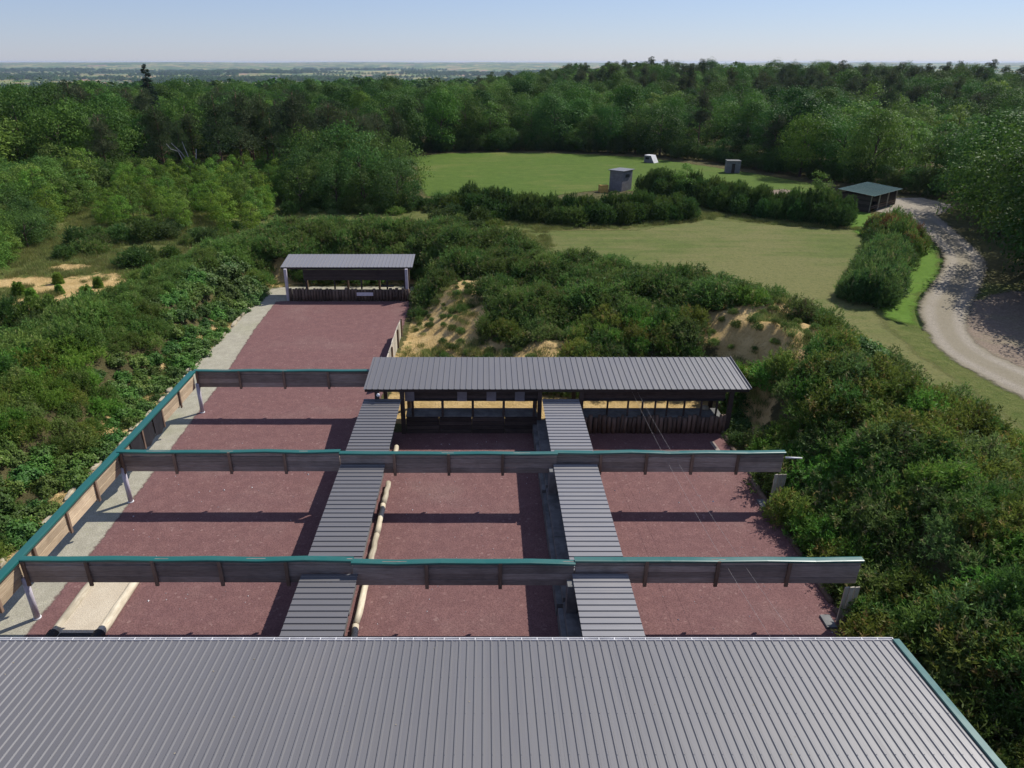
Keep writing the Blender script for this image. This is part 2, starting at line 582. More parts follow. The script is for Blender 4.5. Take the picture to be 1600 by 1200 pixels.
def seg_dist(x, y, pts):
    best = np.full(np.shape(x), 1e9)
    hh = np.zeros(np.shape(x))
    for (a, b) in zip(pts[:-1], pts[1:]):
        ax, ay, az = a
        bx, by, bz = b
        L2 = (bx - ax) ** 2 + (by - ay) ** 2
        t = np.clip(((x - ax) * (bx - ax) + (y - ay) * (by - ay)) / L2, 0, 1)
        d = np.hypot(x - (ax + t * (bx - ax)), y - (ay + t * (by - ay)))
        h = az + t * (bz - az)
        m = d < best
        best = np.where(m, d, best)
        hh = np.where(m, h, hh)
    return best, hh


def vnoise(x, y, s, seed=0):
    """cheap smooth value noise"""
    x = np.asarray(x, float) / s
    y = np.asarray(y, float) / s
    xi, yi = np.floor(x), np.floor(y)
    fx, fy = x - xi, y - yi
    fx, fy = fx * fx * (3 - 2 * fx), fy * fy * (3 - 2 * fy)

    def h(a, b):
        v = np.sin(a * 127.1 + b * 311.7 + seed * 74.7) * 43758.5453
        return v - np.floor(v)
    return (h(xi, yi) * (1 - fx) + h(xi + 1, yi) * fx) * (1 - fy) + (h(xi, yi + 1) * (1 - fx) + h(xi + 1, yi + 1) * fx) * fy


LEFT_RIDGE = [(-27.5, -30, 2.4), (-27.5, 50, 2.6), (-26.5, 64, 2.7), (-20, 75.5, 3.0), (-8, 76, 3.3)]
MAIN_RIDGE = [(-8, 76, 3.3), (-1, 68, 3.2), (6, 60, 3.5), (14, 53.5, 4.0), (19.5, 46, 4.2), (21.2, 36, 3.7), (21.6, 26, 3.4), (21.6, -20, 3.4)]
BODY_RIDGE = [(-1.0, 60, 2.0), (5, 53, 2.6), (12.5, 48, 2.9), (17, 43, 3.1)]


SAND = [(-2.4, 53.5, 3.6, 9.0, 1.0, -0.10), (-5.0, 47, 3.0, 4.5, 0.85), (0.5, 45.5, 5.5, 3.6, 1.0), (17.4, 43.5, 2.6, 5.6, 1.0, 0.4), (17.0, 49.2, 2.2, 1.5, 1.0, -0.5), (19.8, 46.5, 1.5, 2.2, 1.0), (16.2, 38.5, 1.2, 3.0, 0.8),
        (20.6, 42.2, 1.2, 1.6, 0.9), (-1.5, 69, 1.8, 2.5, 0.75), (3.5, 64.5, 2.0, 1.2, 0.8), (-7.2, 79, 2.2, 1.0, 0.85), (-37, 62.5, 6.0, 7.5, 1.0, 0.3), (-44, 66, 3.5, 2.5, 0.9), (-42.5, 71, 3.0, 2.0, 0.8), (-33, 70, 4, 1.0, 0.8, 0.5), (-20.5, 68.5, 1.6, 2.4, 0.9)]


def sandiness(x, y):
    s = np.zeros(np.shape(x))
    for b in SAND:
        cx, cy, rx, ry = b[:4]
        rot = b[5] if len(b) > 5 else 0.0
        a = b[4]
        c, n_ = math.cos(rot), math.sin(rot)
        u = ((x - cx) * c + (y - cy) * n_) / rx
        w = (-(x - cx) * n_ + (y - cy) * c) / ry
        s = np.maximum(s, a * np.clip(1.35 - np.hypot(u, w), 0, 1))
    return s


def foot_dist(x, y):
    """distance outside the levelled floor of the ranges"""
    d1 = np.hypot(np.maximum(np.maximum(-20.9 - x, x - 14.3), 0), np.maximum(y - 41.3, 0))
    d2 = np.hypot(np.maximum(np.maximum(-20.9 - x, x + 6.6), 0), np.maximum(y - 67.5, 0))
    return np.minimum(d1, d2)


def terrain(x, y):
    x = np.asarray(x, float)
    y = np.asarray(y, float)
    d, h = seg_dist(x, y, LEFT_RIDGE)
    z = h * sstep(7.2, 0.8, d)
    d, h = seg_dist(x, y, MAIN_RIDGE)
    z = np.maximum(z, h * sstep(8.6, 0.8, d))
    d, h = seg_dist(x, y, BODY_RIDGE)
    z = np.maximum(z, h * sstep(11.5, 0.5, d))
    bump = (vnoise(x, y, 3.3, 1) - 0.5) * 0.9 + (vnoise(x, y, 1.3, 2) - 0.5) * 0.35
    rill = np.abs(vnoise(x + 0.6 * y, y, 2.2, 14) - 0.5) * 0.9 + (vnoise(x, y, 0.8, 15) - 0.5) * 0.28
    z = z + (bump + rill * np.clip(sandiness(x, y) * 1.4, 0, 1)) * np.clip(z / 2.0, 0, 1)
    z = z + 0.8 * sstep(-30, -38, x) * sstep(140, 100, y)
    z = z * sstep(0.0, 4.2, foot_dist(x, y))
    R = np.hypot(x, y)
    b = x / np.maximum(np.abs(y), 30)
    hill = 6.0 * sstep(180, 330, y) * sstep(-0.10, 0.22, b) * (1 - 0.08 * sstep(0.28, 0.62, b))
    hill = hill + 1.2 * sstep(330, 420, R) * sstep(0.0, 0.2, b) * (1 - 0.75 * sstep(0.25, 0.6, b))
    hill = hill * (1 - sstep(480, 1500, R))
    plain = -62.0 * sstep(290 + 200 * sstep(-0.1, 0.2, b), 1900, R)
    plain = plain + (vnoise(x, y, 900, 5) - 0.5) * 26 * sstep(1200, 2600, R)
    plain = plain + 58 * sstep(6500, 12500, R) + (vnoise(x, y, 2500, 9) - 0.5) * 22 * sstep(5000, 9000, R)
    return z + hill + plain


def TZ(x, y):
    return float(terrain(np.array([x]), np.array([y]))[0])


def inpoly(x, y, poly):
    x = np.asarray(x, float)
    y = np.asarray(y, float)
    ins = np.zeros(x.shape, bool)
    n = len(poly)
    for i in range(n):
        x0, y0 = poly[i]
        x1, y1 = poly[(i + 1) % n]
        c = ((y0 > y) != (y1 > y)) & (x < (x1 - x0) * (y - y0) / (y1 - y0 + 1e-12) + x0)
        ins ^= c
    return ins


def axis(a, b, step, lo, hi, grow):
    mid = list(np.arange(a, b + 1e-6, step))
    s, v, up = step, mid[-1], []
    while v < hi:
        s *= grow
        v += s
        up.append(v)
    s, v, dn = step, mid[0], []
    while v > lo:
        s *= grow
        v -= s
        dn.append(v)
    return np.array(dn[::-1] + mid + up)


FAR_LAWN = [(-10, 118), (-12, 133), (-14, 152), (-18, 170), (-10, 178), (3, 180), (15, 179), (27, 175), (37, 170), (47, 155), (55, 141), (61, 128), (58, 118), (44, 112), (30, 122), (20, 124), (8, 116)]
NEAR_LAWN = [(4, 90), (9, 92.5), (20, 93), (30, 100), (40, 96), (49, 93), (52, 89.5), (45, 78), (36, 63), (34, 57), (33, 50), (32.8, 40), (32, 22), (26, 22), (22, 45), (12, 66), (4, 80)]
VERGE = [(47.5, 92), (51, 104), (53.5, 107.5), (56, 104), (59.5, 99.5), (56.5, 90), (53.6, 83), (50, 75.8), (45.5, 69), (41, 64), (37.5, 58.5), (36, 55), (34, 58), (36.5, 64), (42, 73), (45.5, 79)]
STRIP = [(-27, 97), (-24, 100.5), (-14, 101), (-6, 97), (2, 90.5), (6, 86), (3, 83), (-4, 86), (-12, 90), (-24, 91)]


def build_ground():
    xs = axis(-46, 46, 0.5, -15500, 15500, 1.085)
    ys = axis(6, 92, 0.5, -400, 15500, 1.075)
    X, Y = np.meshgrid(xs, ys)
    Z = terrain(X, Y)
    nx, ny = len(xs), len(ys)
    i = np.arange(ny - 1)[:, None] * nx + np.arange(nx - 1)[None, :]
    F = np.stack([i, i + 1, i + nx + 1, i + nx], -1).reshape(-1, 4)
    R = np.hypot(X, Y)
    far = sstep(420, 640, R)
    # bare sand
    s = np.zeros_like(X)

    def blob(cx, cy, rx, ry, a=1.0, rot=0.0):
        c, n_ = math.cos(rot), math.sin(rot)
        u = ((X - cx) * c + (Y - cy) * n_) / rx
        w = (-(X - cx) * n_ + (Y - cy) * c) / ry
        np.maximum(s, a * np.clip(1.35 - np.hypot(u, w), 0, 1), out=s)
    for b in SAND:
        blob(*b)
    s = np.maximum(s, 0.75 * sstep(0.0, 0.3, foot_dist(X, Y)) * sstep(3.0, 1.2, foot_dist(X, Y)) * (Y < 70) * (Y > 36))
    s = np.maximum(s, 0.85 * (np.abs(X + 21.1) < 0.45) * (Y < 68) + 0.0)
    g = 0.25 + 0.6 * sstep(-34, -40, X) * sstep(140, 110, Y) + 0.6 * inpoly(X, Y, STRIP) + 0.65 * sstep(26.5, 29.5, X) * sstep(70, 66, Y) * sstep(60, 45, X)
    g = np.maximum(g, 0.75 * sstep(82, 88, Y) * sstep(125, 118, Y) * sstep(-58, -50, X) * sstep(50, 40, X))
    bd = np.minimum(np.minimum(seg_dist(X, Y, LEFT_RIDGE)[0], seg_dist(X, Y, MAIN_RIDGE)[0]), seg_dist(X, Y, BODY_RIDGE)[0])
    g = g * (0.12 + 0.88 * sstep(5.0, 7.5, bd))
    s = np.maximum(s, (X > -6.4) * (X < 15.5) * (Y > 38.4) * (Y < 43.0))
    g = np.clip(g, 0, 1) * (1 - 0.93 * sstep(108, 122, Y))
    me = mesh_np('ground', np.stack([X, Y, Z], -1).reshape(-1, 3), F, M['ground'], True,
                 {'sand': s.ravel(), 'far': far.ravel(), 'grassy': g.ravel()})
    struct(obj('ground', me))


build_ground()


def poly_dist(x, y, poly):
    """signed distance to a polygon's outline, positive inside"""
    d, _ = seg_dist(x, y, [(a, b, 0) for a, b in poly] + [(*poly[0], 0)])
    return np.where(inpoly(x, y, poly), d, -d)


def sheet(name, poly, z, mat, jag=0.0, step=0.5):
    """a flat sheet whose material fades out raggedly at the outline (attribute 'edge' is the distance inside it)"""
    P_ = np.array(poly)
    xs = np.arange(P_[:, 0].min() - step, P_[:, 0].max() + 1.5 * step, step)
    ys = np.arange(P_[:, 1].min() - step, P_[:, 1].max() + 1.5 * step, step)
    X, Y = np.meshgrid(xs, ys)
    D = poly_dist(X, Y, poly)
    nx = len(xs)
    i_ = np.arange(len(ys) - 1)[:, None] * nx + np.arange(nx - 1)[None, :]
    F = np.stack([i_, i_ + 1, i_ + nx + 1, i_ + nx], -1).reshape(-1, 4)
    F = F[(D.ravel()[F] > -0.1).any(1)]
    used = np.unique(F)
    mp = np.zeros(X.size, int)
    mp[used] = np.arange(len(used))
    V = np.stack([X.ravel(), Y.ravel(), np.full(X.size, z)], 1)[used]
    return obj(name, mesh_np(name, V, mp[F], mat, attrs={'edge': D.ravel()[used]}))


struct(sheet('far_lawn', FAR_LAWN, 0.030, M['lawn_far'], 0.5, 1.2))
struct(sheet('near_lawn', NEAR_LAWN, 0.030, M['lawn_near'], 0.4, 1.2))
struct(sheet('verge_lawn', VERGE, 0.040, M['verge'], 0.35, 0.5))


def ribbon(name, L, R, z, mat, nx=9):
    def dens(P):
        out = []
        for i in range(len(P) - 1):
            p0 = Vector(P[max(i - 1, 0)]); p1 = Vector(P[i]); p2 = Vector(P[i + 1]); p3 = Vector(P[min(i + 2, len(P) - 1)])
            for k in range(10):
                t = k / 10
                out.append(0.5 * ((2 * p1) + (p2 - p0) * t + (2 * p0 - 5 * p1 + 4 * p2 - p3) * t * t + (3 * p1 - p0 - 3 * p2 + p3) * t ** 3))
        out.append(Vector(P[-1]))
        return out
    l, r = dens(L), dens(R)
    V, F, E, Cx = [], [], [], []
    for a, b in zip(l, r):
        a, b = a + (a - b) * 0.10, b + (b - a) * 0.10
        w = (b - a).length
        for k in range(nx):
            t = k / (nx - 1)
            p = a.lerp(b, t)
            V.append((p.x, p.y, z))
            E.append(min(t, 1 - t) * w)
            Cx.append(t)
    for i in range(len(l) - 1):
        for k in range(nx - 1):
            q = i * nx + k
            F.append([q, q + 1, q + nx + 1, q + nx])
    me = mesh_np(name, V, np.array(F), mat, attrs={'edge': E, 'cross': Cx})
    if me.polygons[0].normal.z < 0:
        me.flip_normals()
    return obj(name, me)


struct(sheet('worn_parking_earth', [(37, 47), (38, 55), (42, 61.5), (50, 66), (60, 66), (64, 50), (60, 34), (44, 40)], 0.034, M['park'], 0.5, 0.8))
ROAD_L = [(62.5, 116), (58.5, 108), (58.8, 99), (54.2, 84.5), (50.3, 76.3), (44.5, 68.2), (39.4, 61.5), (36.4, 55.5), (34.6, 50), (34.6, 45.5), (35.4, 40), (37, 32), (38, 24)]
ROAD_R = [(70.5, 114), (66.5, 109), (63.5, 99), (57.8, 83), (54.2, 75.2), (48.8, 67.5), (43.4, 60.5), (39.8, 55), (38.2, 50.5), (38.6, 47), (39.8, 42), (41.6, 33), (43, 24)]
struct(ribbon('gravel_track', ROAD_L, ROAD_R, 0.046, M['track']))
struct(sheet('shed_forecourt', [(57, 105), (60, 112), (64, 117), (71, 117), (72, 110), (66, 103), (60, 101)], 0.052, M['court'], 0.4, 0.5))
struct(sheet('reddish_gravel_patch', [(46, 118), (47, 124), (52, 126), (54, 121), (50, 117.5)], 0.040, M['park'], 0.3, 0.5))
struct(sheet('gravel_strip', [(-21.0, 8), (-21.0, 66.8), (-18, 67.2), (-6.8, 67.2), (-6.8, 62.0), (-16.5, 62.0), (-16.5, 8)], 0.008, M['grey_gravel'], 0.12, 0.7))
struct(sheet('red_range_floor', [(-17.55, 8), (-17.6, 25), (-17.75, 33), (-18.1, 44), (-18.9, 55), (-19.1, 62.45), (-6.7, 62.45), (-6.7, 37.2), (14.2, 37.2), (14.2, 8)], 0.016, M['red'], 0.13, 0.45))

# ------------------------------------------------------------------ sheet-metal roofs
_sheets = {}


def roof_sheet_mesh(width, length, pitch, mat, rib_h=0.042, screws=0):
    key = (round(width, 3), round(length, 3), pitch, mat.name, screws)
    if key in _sheets:
        return _sheets[key]
    n = max(1, int(round(width / pitch)))
    p = width / n
    prof = [(0.0, 0.0)]
    rb = 0.046 if pitch < 0.3 else 0.026
    rt = 0.016 if pitch < 0.3 else 0.012
    for k in range(n):
        c = (k + 0.5) * p
        prof += [(c - rb, 0.0), (c - rt, rib_h), (c + rt, rib_h), (c + rb, 0.0)]
    prof += [(width - 0.001, 0.0)]
    m = len(prof)
    V = [(x, 0, z) for x, z in prof] + [(x, length, z) for x, z in prof] + [(x, 0, z - 0.012) for x, z in prof] + [(x, length, z - 0.012) for x, z in prof]
    F = []
    fm = []
    for i in range(m - 1):
        F.append([i, i + 1, m + i + 1, m + i])
        F.append([2 * m + i + 1, 2 * m + i, 3 * m + i, 3 * m + i + 1])
        F.append([i + 1, i, 2 * m + i, 2 * m + i + 1])
        F.append([m + i, m + i + 1, 3 * m + i + 1, 3 * m + i])
    F += [[0, m, 3 * m, 2 * m], [m - 1, 3 * m - 1, 4 * m - 1, 2 * m - 1]]
    fm = [0] * len(F)
    if screws:
        for k in range(n):
            c = (k + 0.5) * p
            for j in range(screws):
                y = 0.25 + j * (length - 0.5) / max(1, screws - 1)
                b = len(V)
                r = 0.014
                V += [(c - r, y - r, rib_h), (c + r, y - r, rib_h), (c + r, y + r, rib_h), (c - r, y + r, rib_h), (c, y, rib_h + 0.016)]
                F += [[b, b + 1, b + 4], [b + 1, b + 2, b + 4], [b + 2, b + 3, b + 4], [b + 3, b, b + 4]]
                fm += [1] * 4
    me = mesh_np('roof_sheet', V, F, mat, mats=[mat, M['screw']], fmat=fm)
    _sheets[key] = me
    return me


def roof(parent, x0, x1, y0, z0, y1, z1, pitch, mat, screws=0, w=1.0):
    """sheets side by side from x0 to x1, each running from (y0,z0) to (y1,z1)"""
    L = math.hypot(y1 - y0, z1 - z0)
    a = math.atan2(z1 - z0, y1 - y0)
    n = max(1, int(round((x1 - x0) / w)))
    me = roof_sheet_mesh((x1 - x0) / n, L, pitch, mat, screws=screws)
    for i in range(n):
        obj('roof_sheet', me, parent, (x0 + i * (x1 - x0) / n, y0 + random.uniform(-0.006, 0.006), z0 + random.uniform(-0.003, 0.003)), (a, 0, 0))


# ---- the shooting shelter the camera hovers over
T = thing('shooting_shelter', 'long shooting shelter with wide grey ribbed metal roof and white gutter', 'shelter')
S0, S1 = -19.0, 13.15
EY, EZ, BY, BZ = 17.42, 3.0, 7.0, 4.03
roof(T, S0, S1, EY, EZ, BY, BZ, 0.25, M['roof'], screws=7, w=1.0) if False else None
Lr = math.hypot(BY - EY, BZ - EZ)
ar = math.atan2(BZ - EZ, EY - BY)
nsh = 32
me_main = roof_sheet_mesh((S1 - S0) / nsh, Lr, 0.25, M['roof'], 0.034, screws=8)
for i in range(nsh):
    obj('roof_sheet', me_main, T, (S0 + (i + 1) * (S1 - S0) / nsh, EY + random.uniform(-0.008, 0.008), EZ + random.uniform(-0.003, 0.003)), (ar, 0, math.pi))
# white gutter and its brackets
gv, gf = [], []
prof = [(0.0, 0.02), (0.0, -0.10), (0.11, -0.10), (0.125, 0.012), (0.108, 0.012), (0.095, -0.085), (0.015, -0.085), (0.015, 0.02)]
for x in (S0, S1 + 0.05):
    gv += [(x, EY + 0.035 + a, EZ + b - 0.0) for a, b in prof]
for i in range(8):
    j = (i + 1) % 8
    gf.append([i, j, 8 + j, 8 + i])
gf += [list(range(8)), list(range(8, 16))[::-1]]
gut = obj('gutter', mesh_np('gutter', gv, gf, M['white']), T)
for i in range(65):
    x = S0 + 0.2 + i * 0.5
    box('gutter_bracket', x - 0.014, x + 0.014, EY + 0.03, EY + 0.15, EZ + 0.014, EZ + 0.024, M['white'], gut)
# teal verge trim
vv, vf = [], []
for (y, z) in ((EY + 0.02, EZ), (BY, BZ)):
    vv += [(S1 - 0.02, y, z + 0.03), (S1 - 0.0, y, z + 0.075), (S1 + 0.20, y, z + 0.085), (S1 + 0.22, y, z - 0.16), (S1 + 0.20, y, z - 0.16), (S1 + 0.185, y, z + 0.06), (S1 + 0.0, y, z + 0.05)]
for i in range(7):
    j = (i + 1) % 7
    vf.append([i, j, 7 + j, 7 + i])
vf += [list(range(7))[::-1], list(range(7, 14))]
obj('verge_trim', mesh_np('verge_trim', vv, vf, M['teal']), T)
for x in (-18.5, -12.5, -6.9, -1, 4.4, 9, 12.9):
    box('post', x - 0.1, x + 0.1, 16.3, 16.5, 0.0, EZ + 0.05, M['darkwood'], T)
    box('rafter', x - 0.06, x + 0.06, 7.2, 17.2, 2.72, 2.92, M['darkwood'], T, (-ar, 0, 0)).location.z = 3.37
box('front_beam', S0 + 0.1, S1 - 0.1, 16.33, 16.47, 2.82, 3.02, M['darkwood'], T)
box('rear_wall', S0 + 0.2, S1 - 0.2, 7.1, 7.25, 0.0, 3.85, M['concrete'], T)

V, F = [], []
for i in range(40):
    x, d = random.uniform(S0 + .5, S1 - .5), random.uniform(0.2, 5.5)
    y, z = EY - d * math.cos(ar), EZ + d * math.sin(ar) + 0.006
    s_, a = random.uniform(0.008, 0.02), random.uniform(0, 6)
    b = len(V)
    V += [(x + s_ * 1.8 * math.cos(a + q * 1.57), y + s_ * math.sin(a + q * 1.57), z + 0.005 * q) for q in range(4)]
    F.append([b, b + 1, b + 2, b + 3])
struct(obj('roof_litter', mesh_np('roof_litter', V, F, M['stone'])), 'stuff', 'dry leaf specks lying on the big roof')

# ---- target shelter across the two short ranges
TM = thing('target_shelter', 'target shelter with grey ribbed metal roof spanning the two short bays', 'shelter')
roof(TM, -6.9, 15.2, 36.75, 3.0, 40.8, 3.32, 0.3333, M['roof'], screws=3)
box('front_fascia', -6.85, 15.15, 36.80, 36.86, 2.80, 2.97, M['darkwood'], TM)
box('side_trim', 15.21, 15.25, 36.75, 40.82, 3.0, 3.12, M['roof'], TM, (math.atan2(0.32, 4.05), 0, 0)).location.z = 3.19
for x in (-6.2, -4.75, 3.2, 5.6, 14.25):
    box('post', x - 0.12, x + 0.12, 36.92, 37.16, 0.0, 2.95, M['darkwood'], TM)
    box('post', x - 0.12, x + 0.12, 40.2, 40.4, 0.0, 3.2, M['darkwood'], TM)
box('rear_beam', -6.7, 15.0, 40.22, 40.38, 3.04, 3.22, M['darkwood'], TM)
# upper stop panels made of planks
for (xa, xb) in ((-4.6, 3.1), (5.75, 14.0)):
    for k in range(5):
        zz = 1.98 + k * 0.17
        box('upper_plank', xa, xb, 37.30 + random.uniform(0, 0.012), 37.36, zz, zz + 0.163, M['black'] if k < 1 else M['darkwood'], TM)
for px in (-4.35, -1.30, 0.40, 2.05):
    box('grey_panel', px - 0.28, px + 0.28, 37.25, 37.285, 2.0, 2.78, M['greypanel'], TM)
for x in (-4.2, -2.45, -0.68, 1.13, 2.9):
    box('gap_post', x - 0.07, x + 0.07, 37.22, 37.40, 1.0, 2.0, M['darkwood'], TM)
for x in (7.2, 8.4, 9.25, 10.0, 10.7, 11.7, 12.7, 13.6):
    box('gap_post', x - 0.05, x + 0.05, 37.30, 37.40, 1.0, 2.0, M['darkwood'], TM)
# lower stop of bay two: stacked horizontal sleepers with a concrete shelf
for k in range(4):
    for j in range(4):
        xa = -4.6 + j * 1.93
        box('sleeper', xa + 0.01, xa + 1.92, 36.98 + 0.05 * k + random.uniform(-0.02, 0.02), 37.32, 0.02 + k * 0.24, 0.25 + k * 0.24, M['darkwood'], TM)
box('concrete_shelf', -4.62, 3.12, 37.24, 38.3, 0.98, 1.05, M['concrete'], TM)
# vertical logs of bay three
x = 5.85
while x < 14.0:
    r = random.uniform(0.10, 0.15)
    h = random.uniform(0.98, 1.20)
    tube('log', [(x + r, 37.08, 0.0), (x + r + random.uniform(-.03, .03), 37.08, h * 0.6), (x + r + random.uniform(-.03, .03), 37.08, h)], [r * 1.05, r, r * 0.92], M['log'], TM, 9)
    x += 2 * r + 0.015
box('sand_bank_board', 5.75, 14.05, 37.32, 38.5, 0.0, 0.95, M['concrete'], TM)
tube('lamp', [(-6.05, 36.62, 2.62), (-6.05, 36.62, 2.70), (-6.05, 36.62, 2.80)], [0.09, 0.12, 0.05], M['white'], TM, 12)

# ---- target shelter at the end of the long range
TF = thing('target_shelter', 'small target shelter with pale blue-grey roof closing the long bay', 'shelter')
roof(TF, -18.55, -6.55, 63.15, 3.0, 66.35, 3.4, 0.3333, M['roof_div'], screws=0)
box('front_fascia', -18.5, -6.6, 63.19, 63.25, 2.80, 2.97, M['darkwood'], TF)
box('post', -18.15, -17.9, 62.6, 62.85, 0.0, 2.95, M['pole'], TF)
box('post', -7.2, -6.95, 62.6, 62.85, 0.0, 2.95, M['pole'], TF)
for x in (-16.9, -13.0, -10.0, -7.2):
    box('post', x - 0.09, x + 0.09, 65.5, 65.7, 0.0, 3.25, M['batten'], TF)
for k in range(6):
    zz = 1.84 + k * 0.165
    box('upper_plank', -16.5, -7.0, 62.95, 63.01 + random.uniform(0, 0.01), zz, zz + 0.158, M['darkwood'], TF)
for x in (-16.3, -13.7, -11.25, -8.9, -7.3):
    box('gap_post', x - 0.07, x + 0.07, 62.9, 63.04, 1.0, 1.85, M['darkwood'], TF)
x = -17.85
while x < -7.0:
    r = random.uniform(0.11, 0.16)
    h = random.uniform(1.02, 1.22)
    tube('log', [(x + r, 62.55, 0.0), (x + r, 62.55, h)], [r, r * 0.93], M['log'], TF, 9)
    x += 2 * r + 0.012
box('backing_board', -17.6, -7.0, 62.72, 62.9, 0.0, 1.0, M['darkwood'], TF)
sg = box('sign_board', -11.65, -10.15, 62.36, 62.385, 0.54, 0.86, M['sign'], None)
tag(sg, 'narrow pale sign board fixed to the log wall of the long bay', 'sign')
lb = box('dark_plank', -9.6, -8.4, 63.6, 63.9, 1.0, 1.1, M['black'], TF)

# ------------------------------------------------------------------ overhead baffles
def baffle(label, Y, segs, ends, spacing=2.45, ztop=2.84, zbot=1.70):
    """segs: (x0, x1, dy, dz) lengths with their own cap; planks between battens"""
    T = thing('overhead_baffle', label, 'baffle', group='timber baffles across the ranges')
    for (x0, x1, dy, dz) in segs:
        y = Y + dy
        n = max(1, int(round((x1 - x0) / spacing)))
        p = (x1 - x0) / n
        nb = 4
        hb = (ztop - zbot) / nb
        for i in range(n):
            for k in range(nb):
                z0 = zbot + dz + k * hb
                j = random.uniform(-0.008, 0.008)
                box('plank', x0 + i * p + 0.006, x0 + (i + 1) * p - 0.006, y - 0.022 + j - (0.03 if k == 2 else 0), y + 0.022 + j, z0 + 0.004, z0 + hb - 0.008, M['board'], T, (random.uniform(-.02, .02), 0, random.uniform(-.002, .002)))
            if i > 0 or x0 < -17:
                bxx = x0 + i * p + (0.12 if i == 0 else 0)
                box('batten', bxx - 0.07, bxx + 0.07, y - 0.135, y - 0.055, zbot + dz - 0.09, ztop + dz - 0.02, M['batten'], T)
                box('batten', bxx - 0.07, bxx + 0.07, y + 0.035, y + 0.11, zbot + dz - 0.05, ztop + dz - 0.02, M['batten'], T)
        # folded teal cap
        nseg = max(2, int((x1 - x0) / 1.6))
        V, F = [], []
        prof = [(-0.14, -0.062), (-0.135, 0.012), (-0.09, 0.024), (0.09, 0.024), (0.135, 0.012), (0.14, -0.062), (0.125, -0.062), (0.12, -0.0), (-0.12, -0.0), (-0.125, -0.062)]
        for q in range(nseg + 1):
            xx = x0 - 0.03 + (x1 - x0 + 0.06) * q / nseg
            w1, w2 = random.uniform(-0.018, 0.018), random.uniform(-0.016, 0.016) - 0.03 * math.sin(math.pi * ((q * 0.5) % 1.0))
            V += [(xx, y + a + w1, ztop + dz + b + w2) for a, b in prof]
        for q in range(nseg):
            for k in range(10):
                a, b = q * 10 + k, q * 10 + (k + 1) % 10
                F.append([a, b, b + 10, a + 10])
        F += [list(range(10))[::-1], list(range(nseg * 10, nseg * 10 + 10))]
        obj('metal_cap', mesh_np('metal_cap', V, F, M['teal']), T)
    return T


B1 = baffle('timber baffle with teal cap closest to the big shelter roof', 21.72, [(-17.62, -5.0, 0.06, 0.03), (-5.0, 3.4, -0.05, -0.02), (3.44, 14.3, 0.05, 0.0)], None)
B2 = baffle('middle timber baffle with teal cap halfway down the ranges', 29.85, [(-17.68, -7.0, 0.05, 0.05), (-6.96, 3.5, -0.06, 0.02), (3.42, 14.5, 0.05, 0.01)], None)
B3 = baffle('short timber baffle with teal cap beside the target shelter', 39.85, [(-17.7, -6.85, 0.0, 0.02)], None)
for T_, y in ((B1, 21.72), (B2, 29.85), (B3, 39.75)):
    tube('pole', [(-17.64, y, -0.05), (-17.64, y, 2.0)], 0.115, M['pole'], T_, 14)
    tube('pole_foot', [(-17.64, y, 0.0), (-17.64, y, 0.05)], 0.15, M['white'], T_, 14)
for T_, y, xe in ((B1, 21.72, 13.75), (B2, 29.85, 14.1)):
    for k in range(3):
        box('end_board', xe + k * 0.2, xe + 0.19 + k * 0.2, y - 0.26, y - 0.21, -0.05, 1.75, M['palewood'], T_, (0, 0, 0.15))
    box('footing', xe - 0.5, xe - 0.1, y - 0.6, y + 0.1, -0.05, 0.10, M['concrete'], T_)
tube('white_pipe', [(14.45, 29.6, 2.70), (15.25, 29.6, 2.66)], 0.045, M['white'], B2, 8)

# side screen along the gravel strip
SS = thing('side_screen', 'tan plank side screen with teal cap along the grey gravel strip', 'screen')
n = 11
y0, y1 = 13.0, 39.6
p = (y1 - y0) / n
for i in range(n):
    for k in range(3):
        z0 = 1.76 + k * 0.36
        j = random.uniform(-0.01, 0.01)
        box('plank', -17.755 + j, -17.71 + j, y0 + i * p + 0.006, y0 + (i + 1) * p - 0.006, z0 + 0.004, z0 + 0.350, M['board_tan'], SS, (0, random.uniform(-.02, .02), 0))
    if i > 0:
        box('batten', -17.70, -17.62, y0 + i * p - 0.07, y0 + i * p + 0.07, 1.62, 2.80, M['batten'], SS)
    box('batten', -17.86, -17.79, y0 + i * p - 0.07, y0 + i * p + 0.07, 1.62, 2.80, M['batten'], SS)
V, F = [], []
prof = [(-0.19, -0.06), (-0.185, 0.02), (-0.12, 0.035), (0.12, 0.035), (0.185, 0.02), (0.19, -0.06), (0.17, -0.06), (0.165, 0.005), (-0.165, 0.005), (-0.17, -0.06)]
for q in range(19):
    yy = 13.0 + 26.65 * q / 18
    w1, w2 = random.uniform(-0.01, 0.01), random.uniform(-0.01, 0.01)
    V += [(-17.74 + a + w1, yy, 2.855 + b + w2) for a, b in prof]
for q in range(18):
    for k in range(10):
        a, b = q * 10 + k, q * 10 + (k + 1) % 10
        F.append([a, b, b + 10, a + 10])
F += [list(range(10)), list(range(180, 190))[::-1]]
obj('metal_cap', mesh_np('metal_cap', V, F, M['teal']), SS)
